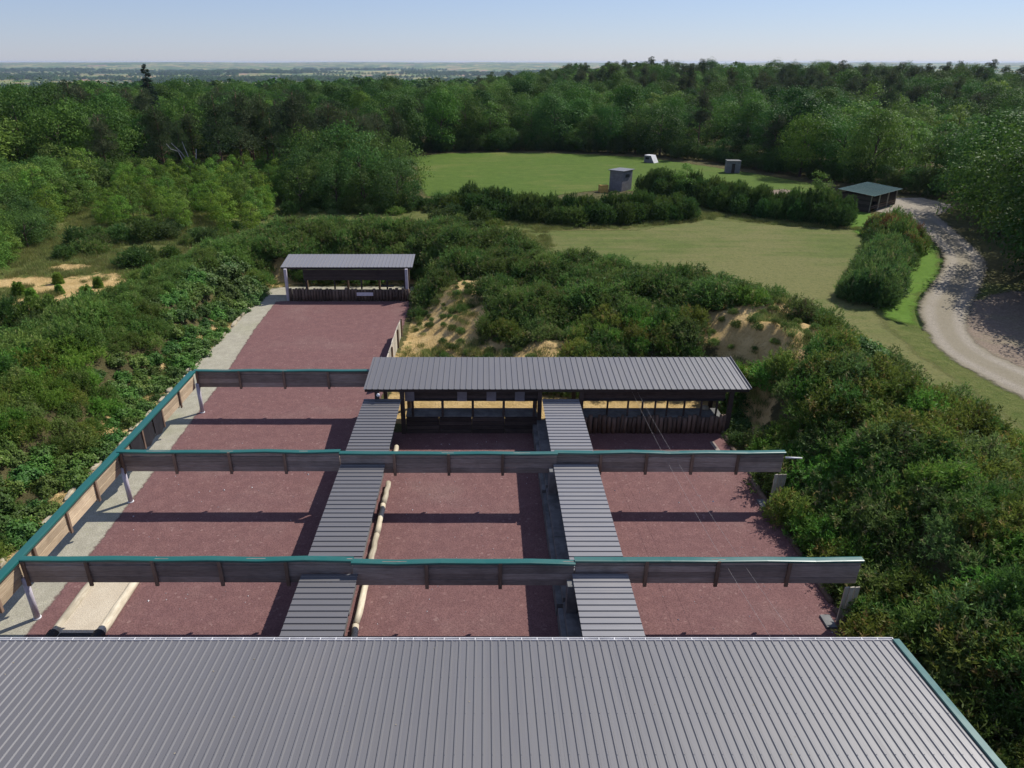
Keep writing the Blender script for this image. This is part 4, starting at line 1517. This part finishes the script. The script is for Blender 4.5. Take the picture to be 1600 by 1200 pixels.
def poisson(x0, x1, y0, y1, r, n_try, ok, seed, rad_fn=None):
    """dart throwing on a hash grid; ok(x, y) is vectorised"""
    g = np.random.default_rng(seed)
    X = g.uniform(x0, x1, n_try)
    Y = g.uniform(y0, y1, n_try)
    m = ok(X, Y)
    X, Y = X[m], Y[m]
    Rr = np.full(len(X), r) if rad_fn is None else rad_fn(X, Y)
    cell = float(np.max(Rr)) if len(Rr) else 1.0
    grid, out = {}, []
    for x, y, q in zip(X, Y, Rr):
        i, j = int(x // cell), int(y // cell)
        good = True
        for a in (-1, 0, 1):
            for b in (-1, 0, 1):
                for (u, v) in grid.get((i + a, j + b), ()):
                    if (u - x) ** 2 + (v - y) ** 2 < q * q:
                        good = False
                        break
                if not good:
                    break
            if not good:
                break
        if good:
            grid.setdefault((i, j), []).append((x, y))
            out.append((x, y))
    return np.array(out)


def in_frame(x, y, z, pad=60):
    """rough test of what the camera can see, to save what the photo does not show"""
    p = rad(24.4)
    dz = z - 20
    w = y * math.cos(p) - dz * math.sin(p)
    if w < 1:
        return False
    u = 757 + 1110 * x / w
    v = 600 - 1110 * (y * math.sin(p) + dz * math.cos(p)) / w
    return -pad < u < 1600 + pad and -pad < v < 1200 + pad * 3


# ---- gorse and bramble on the banks
def bank_ok(x, y):
    dl, _ = seg_dist(x, y, LEFT_RIDGE)
    dm, _ = seg_dist(x, y, MAIN_RIDGE)
    db, _ = seg_dist(x, y, BODY_RIDGE)
    on = (dl < 7.6) | (dm < 8.6) | (db < 9.0)
    fd = foot_dist(x, y)
    on &= fd > np.where(x < -20, 0.35, np.where(y > 38, 0.9, 0.5))
    on &= ~((x > -7.4) & (x < -5.9) & (y > 41) & (y < 55))
    on &= y < 81
    s = sandiness(x, y)
    g = vnoise(x, y, 2.1, 33)
    on &= g > np.where((s > 0.25) & (x > -9), s * 1.5 - 0.1, s * 1.12 - 0.08)
    on &= ~((x > 27.0) & (y < 62))
    on &= ~((x > 15) & (x - 15 > (70 - y) * 0.9 + 6))
    # bare brown strip along the outer toe of the gorse bank
    return on


P = poisson(-36, 31, 8, 82, 0.80, 34000, bank_ok, 5)
P = np.array([q for q in P if in_frame(q[0], q[1], TZ(q[0], q[1]) + 0.8)])
zz = terrain(P[:, 0], P[:, 1])
dist = np.hypot(np.hypot(P[:, 0], P[:, 1]), 20 - zz)
leafy = (P[:, 0] < -20) & (vnoise(P[:, 0], P[:, 1], 6.0, 71) + np.clip((P[:, 0] + 23.5) * 0.10, -0.3, 0.3) > 0.44) & (P[:, 1] < 66)
leafy |= (P[:, 0] > 14) & (vnoise(P[:, 0], P[:, 1], 3.2, 72) > 0.80)
order = np.argsort(dist)
n_g = n_b = 0
rest_g, rest_b, rest_y = [], [], []
edge = foot_dist(P[:, 0], P[:, 1])
for i in order:
    x, y = P[i]
    small = min(1.0, (0.85 if x > 14 and y < 38 else 0.8 if x < -20 else 0.55) + 0.22 * edge[i])
    big = 0.85 + 0.75 * vnoise(np.array([x]), np.array([y]), 4.0, 12)[0] ** 1.5
    if leafy[i]:
        s = random.uniform(0.75, 1.15) * small * big
        row = (x, y, zz[i] - 0.12, random.uniform(0, 6.28), s, s * random.uniform(0.8, 1.25), random.randrange(3))
        if n_b < 150:
            side = 'of the screen bank' if x < 0 else 'of the outer bank'
            e_ = edge[i]
            part = 'foot' if e_ < 1.6 else 'lower slope' if e_ < 3.4 else 'upper slope' if e_ < 6 else 'crest'
            w = 'before the first baffle' if y < 21.7 else 'past the first baffle' if y < 25 else 'before the middle baffle' if y < 29.8 else 'past the middle baffle' if y < 34 else 'near the short baffle' if y < 41 else 'opposite the sandy slope' if y < 50 else 'near the far shelter'
            tn, tc = random.choice([('pale', (1.25, 1.2, 0.95, 1)), ('fresh green', (1.0, 1.15, 0.8, 1)), ('dull', (0.95, 0.92, 0.8, 1)), ('deep green', (0.75, 0.9, 0.8, 1))])
            o = plant(f'bramble{int(row[6])}', 'bramble_bush', x, y, row[4], f"{'large' if s > 1.25 else 'low' if s < 0.85 else 'rounded'} {tn} bramble at the {part} {side}, {w}", 'bramble', 'brambles on the banks', tc, row[3], row[5], row[2])
            n_b += 1
        else:
            rest_b.append(row)
    else:
        s = random.uniform(0.8, 1.2) * small * big
        k = random.choice([0, 0, 1, 1, 2, 3])
        row = (x, y, zz[i] - 0.10, random.uniform(0, 6.28), s, s * random.uniform(0.8, 1.15), k)
        if n_g < 300:
            side = 'of the screen bank' if x < 0 else 'of the outer bank'
            e_ = edge[i]
            part = 'foot' if e_ < 1.6 else 'lower slope' if e_ < 3.2 else 'mid slope' if e_ < 5 else 'upper slope' if e_ < 7 else 'crest'
            w = 'below the roof corner' if y < 15 else 'beside the big roof' if y < 17.4 else 'before the first baffle' if y < 21.7 else 'past the first baffle' if y < 25.5 else 'before the middle baffle' if y < 29.8 else 'past the middle baffle' if y < 34 else 'near the target shelter'
            tn, tc = random.choice([('greyish', (1.1, 1.02, 1.2, 1)), ('warm', (1.3, 1.05, 0.85, 1)), ('fresh', (1.05, 1.25, 0.85, 1)), ('deep', (0.78, 0.86, 0.78, 1))])
            kk = ['soft', 'spiky', 'soft', 'spiky'][k] if x < -20 else ['soft', 'spiky', 'dull', 'browning'][k]
            o = plant(f'younggorse{k % 2}' if x < -20 else f'gorse{k}', 'gorse_bush', x, y, row[4], f"{'broad' if s > 1.25 else 'small' if s < 0.95 else 'rounded'} {tn} {kk} gorse at the {part} {side}, {w}", 'gorse', 'gorse bushes on the banks', tc, row[3], row[5], row[2])
            n_g += 1
        elif x < -19 and y < 68:
            rest_y.append((*row[:6], k % 2))
        else:
            rest_g.append(row)
scatter('young_gorse_cover', ['younggorse0', 'younggorse1'], rest_y, 'fresh green gorse covering the long bank beside the gravel strip')
scatter('gorse_cover', ['gorse0', 'gorse1', 'gorse2', 'gorse3'], rest_g, 'dense dark gorse covering the earth banks round the ranges')
scatter('bramble_cover', ['bramble0', 'bramble1', 'bramble2'], rest_b, 'pale green bramble cover on the long earth bank')

# ---- seedlings on the bare sand
Pq = poisson(-8, 24, 41, 72, 0.75, 6000, lambda x, y: (sandiness(x, y) > 0.3) & (foot_dist(x, y) > 0.8) & (vnoise(x, y, 2.6, 52) > 0.40), 63)
rows = []
for x, y in Pq:
    s_ = random.uniform(0.2, 0.48)
    rows.append((x, y, TZ(x, y) - 0.05, random.uniform(0, 6.28), s_, s_ * random.uniform(0.7, 1.1), random.randrange(4)))
scatter('gorse_seedlings', ['gorse0', 'gorse1', 'gorse2', 'gorse3'], rows, 'small gorse seedlings dotted over the bare sand')
# ---- rough grass along edges
def grass_ok(x, y):
    fd = foot_dist(x, y)
    a = (fd > 0.25) & (fd < 1.6) & (y > 18) & (y < 68) & ((x < 0) | (x > 14.4) | (y > 41))
    b = (x > 26.0) & (x < 29.5) & (y < 60) & (y > 20)
    c = (x < -34) & (x > -62) & (y > 45) & (y < 112)
    d, _ = seg_dist(x, y, [(-5, 103, 0), (8, 94.2, 0), (18, 95, 0), (31, 100.5, 0)])
    e, _ = seg_dist(x, y, [(31, 106, 0), (38, 97.5, 0), (49, 93.6, 0)])
    f = (y > 82) & (y < 92) & (x > -10) & (x < 8)
    g = (sandiness(x, y) > 0.35) & ((x > -12) | (vnoise(x, y, 3.1, 46) > 0.55))
    c &= sandiness(x, y) < 0.5
    return ((a | b | c | (d < 1.6) | (e < 1.2) | f) & (vnoise(x, y, 2.5, 44) > 0.35)) | (g & (vnoise(x, y, 1.2, 45) > 0.70))


Pg = poisson(-62, 52, 16, 112, 0.42, 60000, grass_ok, 9)
rows = []
for x, y in Pg:
    z = TZ(x, y)
    if in_frame(x, y, z):
        s = random.uniform(0.45, 1.15) * (0.55 if foot_dist(np.array([x]), np.array([y]))[0] < 1.6 else 1)
        rows.append((x, y, z, random.uniform(0, 6.28), s, s, random.randrange(2)))
scatter('rough_grass', ['tuft0', 'tuft1'], rows, 'rough yellowish grass along the banks and hedges')

# ---- hedges on the lawn and the bush row beside the track
def hedge(label, pts, width, h, keys, n, seed, tints, name='broom_hedge', hs=(0.85, 1.15)):
    r_ = random.Random(seed)
    T = thing(name, label, 'hedge', (pts[0][0], pts[0][1], 0))
    L = [math.dist(a, b) for a, b in zip(pts[:-1], pts[1:])]
    tot = sum(L)
    for i in range(n):
        d = tot * (i + r_.uniform(0, 1)) / n
        k = 0
        while k < len(L) - 1 and d > L[k]:
            d -= L[k]
            k += 1
        a, b = Vector(pts[k]), Vector(pts[k + 1])
        p = a.lerp(b, d / L[k])
        nrm = Vector((-(b - a).y, (b - a).x)).normalized()
        o_ = r_.uniform(-1, 1)
        p = p + nrm * o_ * width / 2
        hh = h * (1 - 0.35 * abs(o_)) * r_.uniform(*hs)
        key = r_.choice(keys)
        base = 2.0 if key.startswith('broom') else 1.2
        s = r_.uniform(0.95, 1.35)
        c = obj('foliage', PROTO[key]['crown'], T, (p.x - pts[0][0], p.y - pts[0][1], 0), (0, 0, r_.uniform(0, 6.28)), (s, s, hh / base))
        t_ = r_.choice(tints)
        c.color = t_
    return T


G1 = [(0.8, 0.95, 0.9, 1), (1.0, 1.0, 1.0, 1), (1.15, 1.1, 1.0, 1)]
hedge('long dark broom hedge in front of the far lawn, on the side of the saplings', [(-4, 108), (3, 101.5), (9, 98), (18, 98.2), (28, 101.5)], 5.0, 3.4, ['broom0', 'broom1'], 105, 1, G1)
hedge('dark broom hedge running from the lookout hut towards the green-roofed shed', [(26.5, 121), (33, 113.5), (38, 104), (43, 98.5), (48.5, 96)], 5.0, 3.9, ['broom0', 'broom1'], 100, 2, G1)
hedge('rounded gorse row between the dry lawn and the track', [(34.6, 61.5), (37.5, 66), (41.2, 72), (44.4, 77)], 3.5, 2.9, ['gorse0', 'gorse1', 'broom0'], 120, 3, [(1.0, 1.1, 1.35, 1), (1.2, 1.2, 1.4, 1)], 'gorse_row')
hedge('rusty and green shrubs at the shed end of the gorse row', [(46, 79), (48.5, 83), (50.5, 86.5), (51.5, 90.5)], 4.4, 2.9, ['rust0', 'gorse2', 'bramble0', 'gorse1', 'broom1'], 60, 4, [(1.0, 1.0, 1.0, 1), (1.3, 1.2, 1.1, 1)], 'shrub_row')
plant('birch1', 'sapling', 31.5, 113.8, 0.95, 'slender pale sapling rising from the broom hedge behind the hut', 'tree', None, (1.1, 1.15, 1.1, 1), sz=0.85)
plant('birch2', 'sapling', 45.3, 99.0, 0.85, 'slender pale sapling rising from the hedge beside the shed', 'tree', None, (1.0, 1.15, 1.2, 1), sz=1.0)
for i, (x, y, s) in enumerate([(-37.5, 58.6, 1.1), (-35.2, 60.5, 1.5), (-38.6, 62.2, 0.9), (-36.3, 64.6, 1.0), (-39.8, 60.0, 1.2), (-34.0, 63.5, 0.8), (-40.5, 65.5, 1.1), (-41.8, 61.5, 1.3), (-33.8, 66.8, 1.0)]):
    plant('youngpine0', 'young_pine', x, y, s * 0.62, ['small', 'tallest', 'stunted', 'small bushy', 'bright', 'tiny', 'pale', 'leaning', 'lone'][i] + ' young pine growing on the sandy patch behind the long bank', 'tree', 'young pines on the sand', (1.5, 1.4, 1.2, 1))

# ---- bushes and saplings between the banks and the wood
hand = [  # kind, x, y, scale, z-scale, tint, label
    ('birch0', -46.5, 92, 0.95, 0.70, 3, 'bright young birch beside the grassy ride'),
    ('birch1', -42.5, 95, 1.0, 0.78, 3, 'bright young birch, second from the grassy ride'),
    ('birch2', -39.0, 91.5, 0.95, 0.75, 2, 'bushy young birch in the middle of the bright clump'),
    ('birch0', -36.5, 97, 1.1, 0.9, 3, 'tall bright birch at the back of the clump'),
    ('birch1', -33.5, 92, 1.0, 0.82, 3, 'yellowish birch facing the mown strip'),
    ('birch2', -30.5, 96, 1.1, 0.88, 2, 'leaning birch at the end of the bright clump'),
    ('birch0', -43.5, 100, 1.05, 0.9, 2, 'soft green birch behind the young clump'),
    ('birch1', -39.5, 103, 1.15, 0.95, 3, 'feathery birch behind the young clump'),
    ('birch2', -34.0, 103, 1.15, 0.98, 2, 'round-headed birch before the dead snag'),
    ('birch0', -48.0, 98, 0.9, 0.75, 1, 'small dull birch by the grassy ride'),
    ('birch1', -29.5, 90.5, 0.85, 0.72, 3, 'short bright birch nearest the far bank'),
    ('willow0', -27.0, 106, 0.95, 1.15, 1, 'dark bushy willow beside the mown strip'),
    ('willow1', -22.0, 108, 1.0, 1.35, 2, 'spreading willow above the mown strip'),
    ('willow0', -17.5, 105.5, 0.85, 1.1, 1, 'round dark willow above the mown strip'),
    ('willow1', -12.8, 106, 0.95, 1.25, 4, 'grey-green willow at the bend of the mown strip'),
    ('willow0', -10.5, 107, 0.62, 0.75, 0, 'small dark willow where the lawn begins'),
    ('willow1', -6.5, 106.5, 0.5, 0.5, 1, 'low willow spilling on to the far lawn'),
    ('birch2', -30.0, 111, 1.2, 1.1, 2, 'tall birch behind the willows'),
    ('birch0', -24.5, 115, 1.3, 1.2, 1, 'tall dull birch behind the willows'),
    ('willow0', -18.5, 114, 1.15, 1.5, 4, 'big grey-green willow behind the mown strip'),
    ('willow1', -13.0, 116, 1.2, 1.55, 2, 'big silvery willow by the far lawn corner'),
    ('willow0', -15.5, 123, 1.0, 1.3, 1, 'tall willow at the far lawn corner'),
    ('pine1', -16.0, 138, 0.85, 0.8, 0, 'brownish pine standing at the lawn edge'),
]
for (k, x, y, s, sz, t, l) in hand:
    l = l.replace('nearest', 'closest to')
    l = l.replace('closest to the far bank', 'close to the far bank')
    if k[0] == 'b' and x < -28:
        s, sz = s * 0.74, sz * 0.84
    plant(k, 'willow_tree' if k[0] == 'w' else 'pine_tree' if k[0] == 'p' else 'birch_tree', x, y, s, l, 'tree', 'young trees behind the far bank', TINTS[t][1], sz=sz)
def sap_ok(x, y):
    a = (x > -52 + (100 - y) * 0.25) & (x < -29) & (y > 89) & (y < 116)
    b = (x > -31) & (x < -13.5) & (y > 105) & (y < 124)
    return a | b


hx = np.array([(q[1], q[2]) for q in hand])
for x, y in poisson(-56, -4, 88, 124, 2.35, 4000, sap_ok, 88):
    if np.min(np.hypot(hx[:, 0] - x, hx[:, 1] - y)) < 2.4:
        continue
    w_ = x > -30 and random.random() < 0.75
    t = random.choice([1, 2, 4] if w_ else [2, 3, 3])
    k = random.choice(['willow0', 'willow1'] if w_ else ['birch0', 'birch1', 'birch2'])
    g = float(sstep(90, 122, y))
    hgt = (random.uniform(4.0, 5.2) + 3.0 * g) * (random.choice([1.1, 1.3, 1.55]) if w_ else 0.86)
    sz = hgt / (6.0 if w_ else 7.0)
    s_ = sz * random.uniform(0.85, 1.1) * (0.85 if w_ else 0.92)
    where = ('front row' if y < 94 else 'second row' if y < 99 else 'third row' if y < 105 else 'fourth row' if y < 111 else 'fifth row' if y < 117 else 'last row') + ', ' + ('ride end' if x < -46 else 'before the dead tree' if x < -40 else 'before the tall pines' if x < -33 else 'by the mown strip end' if x < -26 else 'mid strip' if x < -15 else 'lawn end')
    size = 'tall' if hgt > 7 else 'short' if hgt < 5.6 else 'middling'
    plant(k, 'willow_tree' if w_ else 'birch_tree', x, y, s_, f"{size} {TINTS[t][0]} {'willow above the mown strip' if w_ else 'birch of the bright clump'}, {where}", 'tree', 'young trees behind the far bank', TINTS[t][1], sz=sz)
# scrub on the far side of the grassy ride and at the feet of the saplings
def scrub_ok(x, y):
    ride = -45.5 - (y - 66) * 0.26
    a = (x < ride - 2.2) & (x > ride - 34) & (y > 40) & (y < 118)
    b = (y > 84) & (y < 92) & (x > -50) & (x < -28) & (vnoise(x, y, 3.0, 91) > 0.42)
    c = (y > 80) & (y < 88) & (x > -47) & (x < -28) & (vnoise(x, y, 3.0, 92) > 0.6)
    d = (x > -6) & (x < 4) & (y > 92) & (y < 104) & (vnoise(x, y, 3.0, 93) > 0.3)
    e = (y > 103) & (y < 110) & (x > -30) & (x < -4)
    f = (x > ride + 2.0) & (x < -34) & (y > 44) & (y < 84) & (vnoise(x, y, 4.0, 94) > 0.5) & (sandiness(x, y) < 0.3)
    return a | b | c | d | e | f


Ps = poisson(-90, 6, 40, 118, 1.9, 9000, scrub_ok, 21)
Ps = np.array([q for q in Ps if in_frame(q[0], q[1], 3)])
o_ = np.argsort(np.hypot(Ps[:, 0], Ps[:, 1]))
for i, j in enumerate(o_):
    x, y = Ps[j]
    t = random.choice([1, 2, 2, 3, 4])
    if x < -47.5 - (y - 66) * 0.26:
        k = random.choice(['willow0', 'willow1', 'birch0', 'birch1', 'birch2'])
        g = sstep(60, 115, y)
        s = random.uniform(0.55, 0.8) + 0.35 * g
        sz = s * random.uniform(0.8, 1.1)
        dr = -47.5 - (y - 66) * 0.26 - x
        where = 'right by the grassy ride' if dr < 4 else 'a few steps off the grassy ride' if dr < 11 else 'deep past the grassy ride'
        where = where.replace('right by', 'hard by')
        ydesc = 'at its near end' if y < 56 else 'before the sandy patch' if y < 64 else 'level with the sandy patch' if y < 74 else 'past the sandy patch' if y < 84 else 'before the birch clump' if y < 95 else 'beside the birch clump' if y < 106 else 'under the tall wood'
        plant(k, 'birch_tree' if k[0] == 'b' else 'willow_bush', x, y, s, f"{'tall' if sz > 0.95 else 'short' if sz < 0.7 else 'middling'} {TINTS[t][0]} {'birch' if k[0] == 'b' else 'willow'} {where}, {ydesc}", 'tree', 'thicket past the grassy ride', TINTS[t][1], sz=sz)
    else:
        k = random.choice(['gorse1', 'broom0', 'gorse2', 'bramble1', 'broom1'])
        s = random.uniform(0.9, 1.5)
        where = 'on the rough meadow' if x < -33 and y < 80 else 'below the bright birches' if x < -28 else 'under the willows' if y > 103 else 'in the corner of the lawns'
        plant(k, 'scrub_bush', x, y, s, f"{'large' if s > 1.3 else 'small' if s < 1.1 else 'rounded'} {TINTS[t][0]} {'leafy' if k[0] == 'b' and k[1] == 'r' and k[2] == 'a' else 'spiky'} scrub bush {where}", 'bush', 'scrub below the young trees', TINTS[t][1], sz=s * random.uniform(.6, .95))

# dead snag in front of the wood
SN = thing('dead_tree', 'bare bleached dead tree in front of the dark wood', 'tree', (-46.5, 117, 0))
for i, pts in enumerate([[(0, 0, 0), (0.2, 0, 3), (-0.2, 0, 6), (-0.9, 0.1, 8.6)], [(-0.1, 0, 5), (-1.4, 0.2, 7.0), (-2.6, 0, 8.4)], [(0.1, 0, 3.6), (-1.2, 0, 5.8), (-1.9, 0.3, 7.2)], [(0.1, 0, 4.4), (0.9, 0, 6.0), (1.1, 0.2, 7.5)], [(-1.4, 0.2, 7.0), (-2.9, 0.1, 7.5), (-3.4, 0, 8.3)]]):
    r0 = 0.2 if i == 0 else 0.1
    tube('trunk' if i == 0 else 'branch', pts, [r0 * (1 - 0.25 * k) for k in range(len(pts))], M['deadwood'], SN, 6)

# ---- the wood
def wood_ok(x, y):
    R_ = np.hypot(x, y)
    ok = (R_ < 335 + 110 * sstep(-0.12, 0.05, x / np.maximum(y, 1))) & (y > 45) & (np.abs(x) < 0.85 * y + 25)
    xr = np.interp(y, [40, 54, 60, 72, 84, 100, 113, 122, 138, 157, 172, 182], [52, 53, 53, 56, 61.5, 67, 75, 69, 61, 52, 41, 20])
    xl = np.interp(y, [40, 100, 118, 123, 126, 140, 152, 170, 180, 184], [-75, -75, -50, -30, -20, -17, -17, -21, -14, 10])
    left = (x < xl) & (y > 117)
    left |= (x < -78) & (y > 70)
    right = (x > xr) & (y > 45)
    return ok & (left | right | (y > 183))


def rfn(x, y):
    return 5.0 + 1.6 * sstep(150, 330, np.hypot(x, y)) + 0.8 * vnoise(x, y, 30, 3)


Pw = poisson(-360, 360, 45, 430, 6.6, 24000, wood_ok, 77, rfn)
Pw = np.array([q for q in Pw if in_frame(q[0], q[1], TZ(q[0], q[1]) + 8, 90) or (q[0] < 74 and 0 < q[0] and q[1] < 80)])
dw = np.hypot(Pw[:, 0], Pw[:, 1])
rest, rest_p, rest_b = [], [], []
n_tree = {'oak': 0, 'birch': 0, 'pine': 0}
for i in np.argsort(dw):
    x, y = Pw[i]
    b = x / y
    far = dw[i] > 240
    pv = vnoise(np.array([x]), np.array([y]), 45, 61)[0]
    if (b < -0.1 and dw[i] < 210 and pv > 0.70) or (far and b > -0.05 and pv > 0.55) or random.random() < 0.04:
        kind = 'pine'
    elif pv < 0.26 or random.random() < 0.14:
        kind = 'birch'
    else:
        kind = 'oak'
    t = random.choice([0, 1, 1, 2, 2, 3, 4]) if kind != 'pine' else random.choice([1, 2, 4])
    hgt = random.gauss(11.6, 1.4)
    if b < -0.25:
        hgt += 1.2 * (dw[i] < 200) + 1.8 * (b < -0.52) * (dw[i] < 210)
    if b > 0.35 and dw[i] < 120:
        hgt += 1.0
    hgt = max(8.5, min(16, hgt))
    if kind == 'oak':
        key, base = f'oak{random.randrange(4)}', 11.0
    elif kind == 'birch':
        key, base = f'birch{random.randrange(3)}', 7.0
        hgt *= 0.88
    else:
        key, base = f'pine{random.randrange(2)}', 13.0
        hgt *= 1.04
    sz = hgt / base
    s = sz * (random.uniform(0.78, 1.05) if kind != 'birch' else random.uniform(0.95, 1.25))
    if n_tree[kind] < 290 and dw[i] < 330:
        n_tree[kind] += 1
        if y < 60:
            where = 'beside the worn parking earth'
        elif b > 0.42 and dw[i] < 150:
            where = 'overhanging the gravel track' if x < np.interp(y, [45, 72, 100, 115], [66, 72, 86, 84]) else 'in the wood beyond the track'
        elif b > 0.2 and dw[i] < 215:
            where = 'at the wood edge behind the shed' if dw[i] < 175 else 'in the wood behind the shed'
        elif -0.09 < b <= 0.2 and dw[i] < 215:
            where = 'at the wood edge along the far lawn' if y < 193 else 'one row into the wood behind the far lawn'
        elif b <= -0.09 and dw[i] < 165:
            where = 'behind the birches and willows' if b > -0.42 else 'behind the thicket past the ride'
        elif b <= -0.09:
            where = 'deep in the wood below the plain'
        else:
            where = 'on the wooded rise under the skyline'
        size = 'very tall' if hgt > 13.6 else 'tall' if hgt > 12.2 else 'low' if hgt < 10.4 else 'middling'
        nm = {'oak': 'oak_tree', 'birch': 'birch_tree', 'pine': 'pine_tree'}[kind]
        wd = 'broad' if s / sz > 0.93 else 'narrow'
        plant(key, nm, x, y, s, f'{size} {wd} {TINTS[t][0]} {kind} {where}', 'tree', f'{kind} trees of the wood', TINTS[t][1], sz=sz)
    else:
        row = (x, y, TZ(x, y), random.uniform(0, 6.28), s, sz)
        if kind == 'oak':
            rest.append((*row, int(key[3])))
        elif kind == 'birch':
            rest_b.append((*row, int(key[5])))
        else:
            rest_p.append((*row, int(key[4])))
scatter('oak_wood', ['oak0', 'oak1', 'oak2', 'oak3'], rest, 'canopy of the far oak wood')
scatter('birch_wood', ['birch0', 'birch1', 'birch2'], rest_b, 'lighter birches of the far wood')
scatter('pine_wood', ['pine0', 'pine1'], rest_p, 'pines of the far wood on the skyline')
plant('spruce0', 'spruce_tree', -84, 192, 1.5, 'tall dark pointed spruce rising above the wood against the plain', 'tree', None, sz=1.14)
plant('pine0', 'pine_tree', -39.5, 135, 1.0, 'tall scraggy pine with bare trunk in front of the wood', 'tree', None, TINTS[2][1], sz=1.18)
plant('pine1', 'pine_tree', -34.5, 138, 0.95, 'second tall scraggy pine beside the bare-trunked one', 'tree', None, TINTS[1][1], sz=1.08)
for i_, (x, y, s_, l) in enumerate([(51.8, 60.8, 1.0, 'big oak leaning over the worn parking earth'), (53.2, 65.5, 1.1, 'big oak behind the parking earth, one step from the track'), (51.5, 53.0, 1.0, 'oak shading the middle of the parking earth'), (54.5, 58, 1.15, 'oak standing deeper behind the parking earth')]):
    plant(f'oak{i_}', 'oak_tree', x, y, s_, l, 'tree', 'oak trees of the wood', TINTS[1][1], sz=s_ * 1.1)
# shrubby skirt along the wood edge
def skirt_ok(x, y):
    return wood_ok(x, y) & ~wood_ok(x + np.where(x > 0, 5.0, -5.0), y - 5.0) | (wood_ok(x, y) & ~wood_ok(x, y - 5.0))


Pk = poisson(-90, 95, 45, 192, 2.3, 9000, skirt_ok, 31)
rows = []
for x, y in Pk:
    s = random.uniform(1.0, 1.7)
    rows.append((x, y, TZ(x, y), random.uniform(0, 6.28), s, s * random.uniform(0.8, 1.3), random.randrange(2)))
und = []
for x, y in poisson(-95, 95, 45, 192, 4.2, 6000, skirt_ok, 35):
    s_ = random.uniform(0.35, 0.62)
    und.append((x, y, TZ(x, y) - 0.4, random.uniform(0, 6.28), s_ * 1.05, s_, random.randrange(4)))
scatter('understory_foliage', ['oak0', 'oak1', 'oak2', 'oak3'], und, 'low leafy understory filling the wood edge')
scatter('undergrowth', ['broom0', 'broom1'], rows, 'dark undergrowth along the wood edge')

# ---- the plain: hedgerows, copses and farmhouses
r_ = np.random.default_rng(404)
rows = []
for i in range(260):
    R_ = 620 * (9000 / 620) ** r_.random()
    b = r_.uniform(-0.86, 0.16)
    cx, cy = R_ * math.sin(b), R_ * math.cos(b)
    if r_.random() < 0.6:
        a = r_.choice([0, 0, 0, 1.57]) + r_.normal() * 0.25
        L_ = r_.uniform(80, 520) * (1 + R_ / 4000)
        n = int(min(60, L_ / (9 + R_ / 350)))
        for k in range(n):
            t = k / max(1, n - 1) - 0.5
            x, y = cx + math.cos(a) * L_ * t + r_.normal() * 3, cy + math.sin(a) * L_ * t + r_.normal() * 3
            s = r_.uniform(0.6, 1.2) * (1 + R_ / 9000)
            rows.append((x, y, 0, r_.uniform(0, 6.28), s * 1.3, s, r_.integers(2)))
    else:
        wx, wy = r_.uniform(60, 260) * (1 + R_ / 3000), r_.uniform(20, 90) * (1 + R_ / 4000)
        for k in range(int(min(90, wx * wy / 170))):
            x, y = cx + r_.uniform(-1, 1) * wx, cy + r_.uniform(-1, 1) * wy
            s = r_.uniform(0.8, 1.4) * (1 + R_ / 9000)
            rows.append((x, y, 0, r_.uniform(0, 6.28), s * 1.5, s, r_.integers(2)))
rows = np.array([q for q in rows if math.hypot(q[0], q[1]) > 560])
rows[:, 2] = terrain(rows[:, 0], rows[:, 1])
scatter('hedgerow_trees', ['fartree0', 'fartree1'], rows, 'distant hedgerows and copses on the plain')

hv = [(-6, -4, 0), (6, -4, 0), (6, 4, 0), (-6, 4, 0), (-6, -4, 4.5), (6, -4, 4.5), (6, 4, 4.5), (-6, 4, 4.5)]
hw = mesh_np('wall', hv, [[0, 1, 5, 4], [1, 2, 6, 5], [2, 3, 7, 6], [3, 0, 4, 7]], M['white'])
hr = mesh_np('roof', [(-6.4, -4.5, 4.4), (6.4, -4.5, 4.4), (6.4, 4.5, 4.4), (-6.4, 4.5, 4.4), (-6.4, 0, 8), (6.4, 0, 8)], [[0, 1, 5, 4], [2, 3, 4, 5], [0, 4, 3], [1, 2, 5]], M['screw'])
for i, (x, y, s, l) in enumerate([(-640, 1150, 1.0, 'white farmhouse among copses beside the spruce top'), (-760, 1220, 1.2, 'white farm building further out from the spruce'), (-1500, 2600, 1.8, 'pale farmhouse in the hazy middle of the plain'), (-420, 1750, 1.3, 'white farmhouse between fields past the tall pines'),
                                  (-300, 2300, 1.6, 'white farm above the far lawn willows'), (-900, 3300, 2.4, 'long pale barn far out on the plain'), (-150, 3000, 2.2, 'white barn near the wooded skyline slope')]):
    T = thing('farmhouse', l, 'house', (x, y, TZ(x, y)), random.uniform(-.5, .5), 'farmhouses on the plain')
    T.scale = (s, s, s)
    obj('wall', hw, T)
    obj('roof', hr, T)

# ------------------------------------------------------------------ haze in the air
t = NT('pale_haze')
pv = t.n('ShaderNodeVolumePrincipled')
pv.inputs['Color'].default_value = (0.62, 0.76, 1.0, 1)
pv.inputs['Density'].default_value = 0.000045
pv.inputs['Anisotropy'].default_value = 0.2
t.l(pv.outputs[0], t.out.inputs['Volume'])
zmin, zmax = -110.0, 27.0
hz = obj('haze', mesh_np('haze', BOXV, BOXF, t.m), None, (0, 7600, (zmin + zmax) / 2), (0, 0, 0), (33000, 17000, zmax - zmin))
struct(hz, 'stuff', 'thin pale haze over the plain')
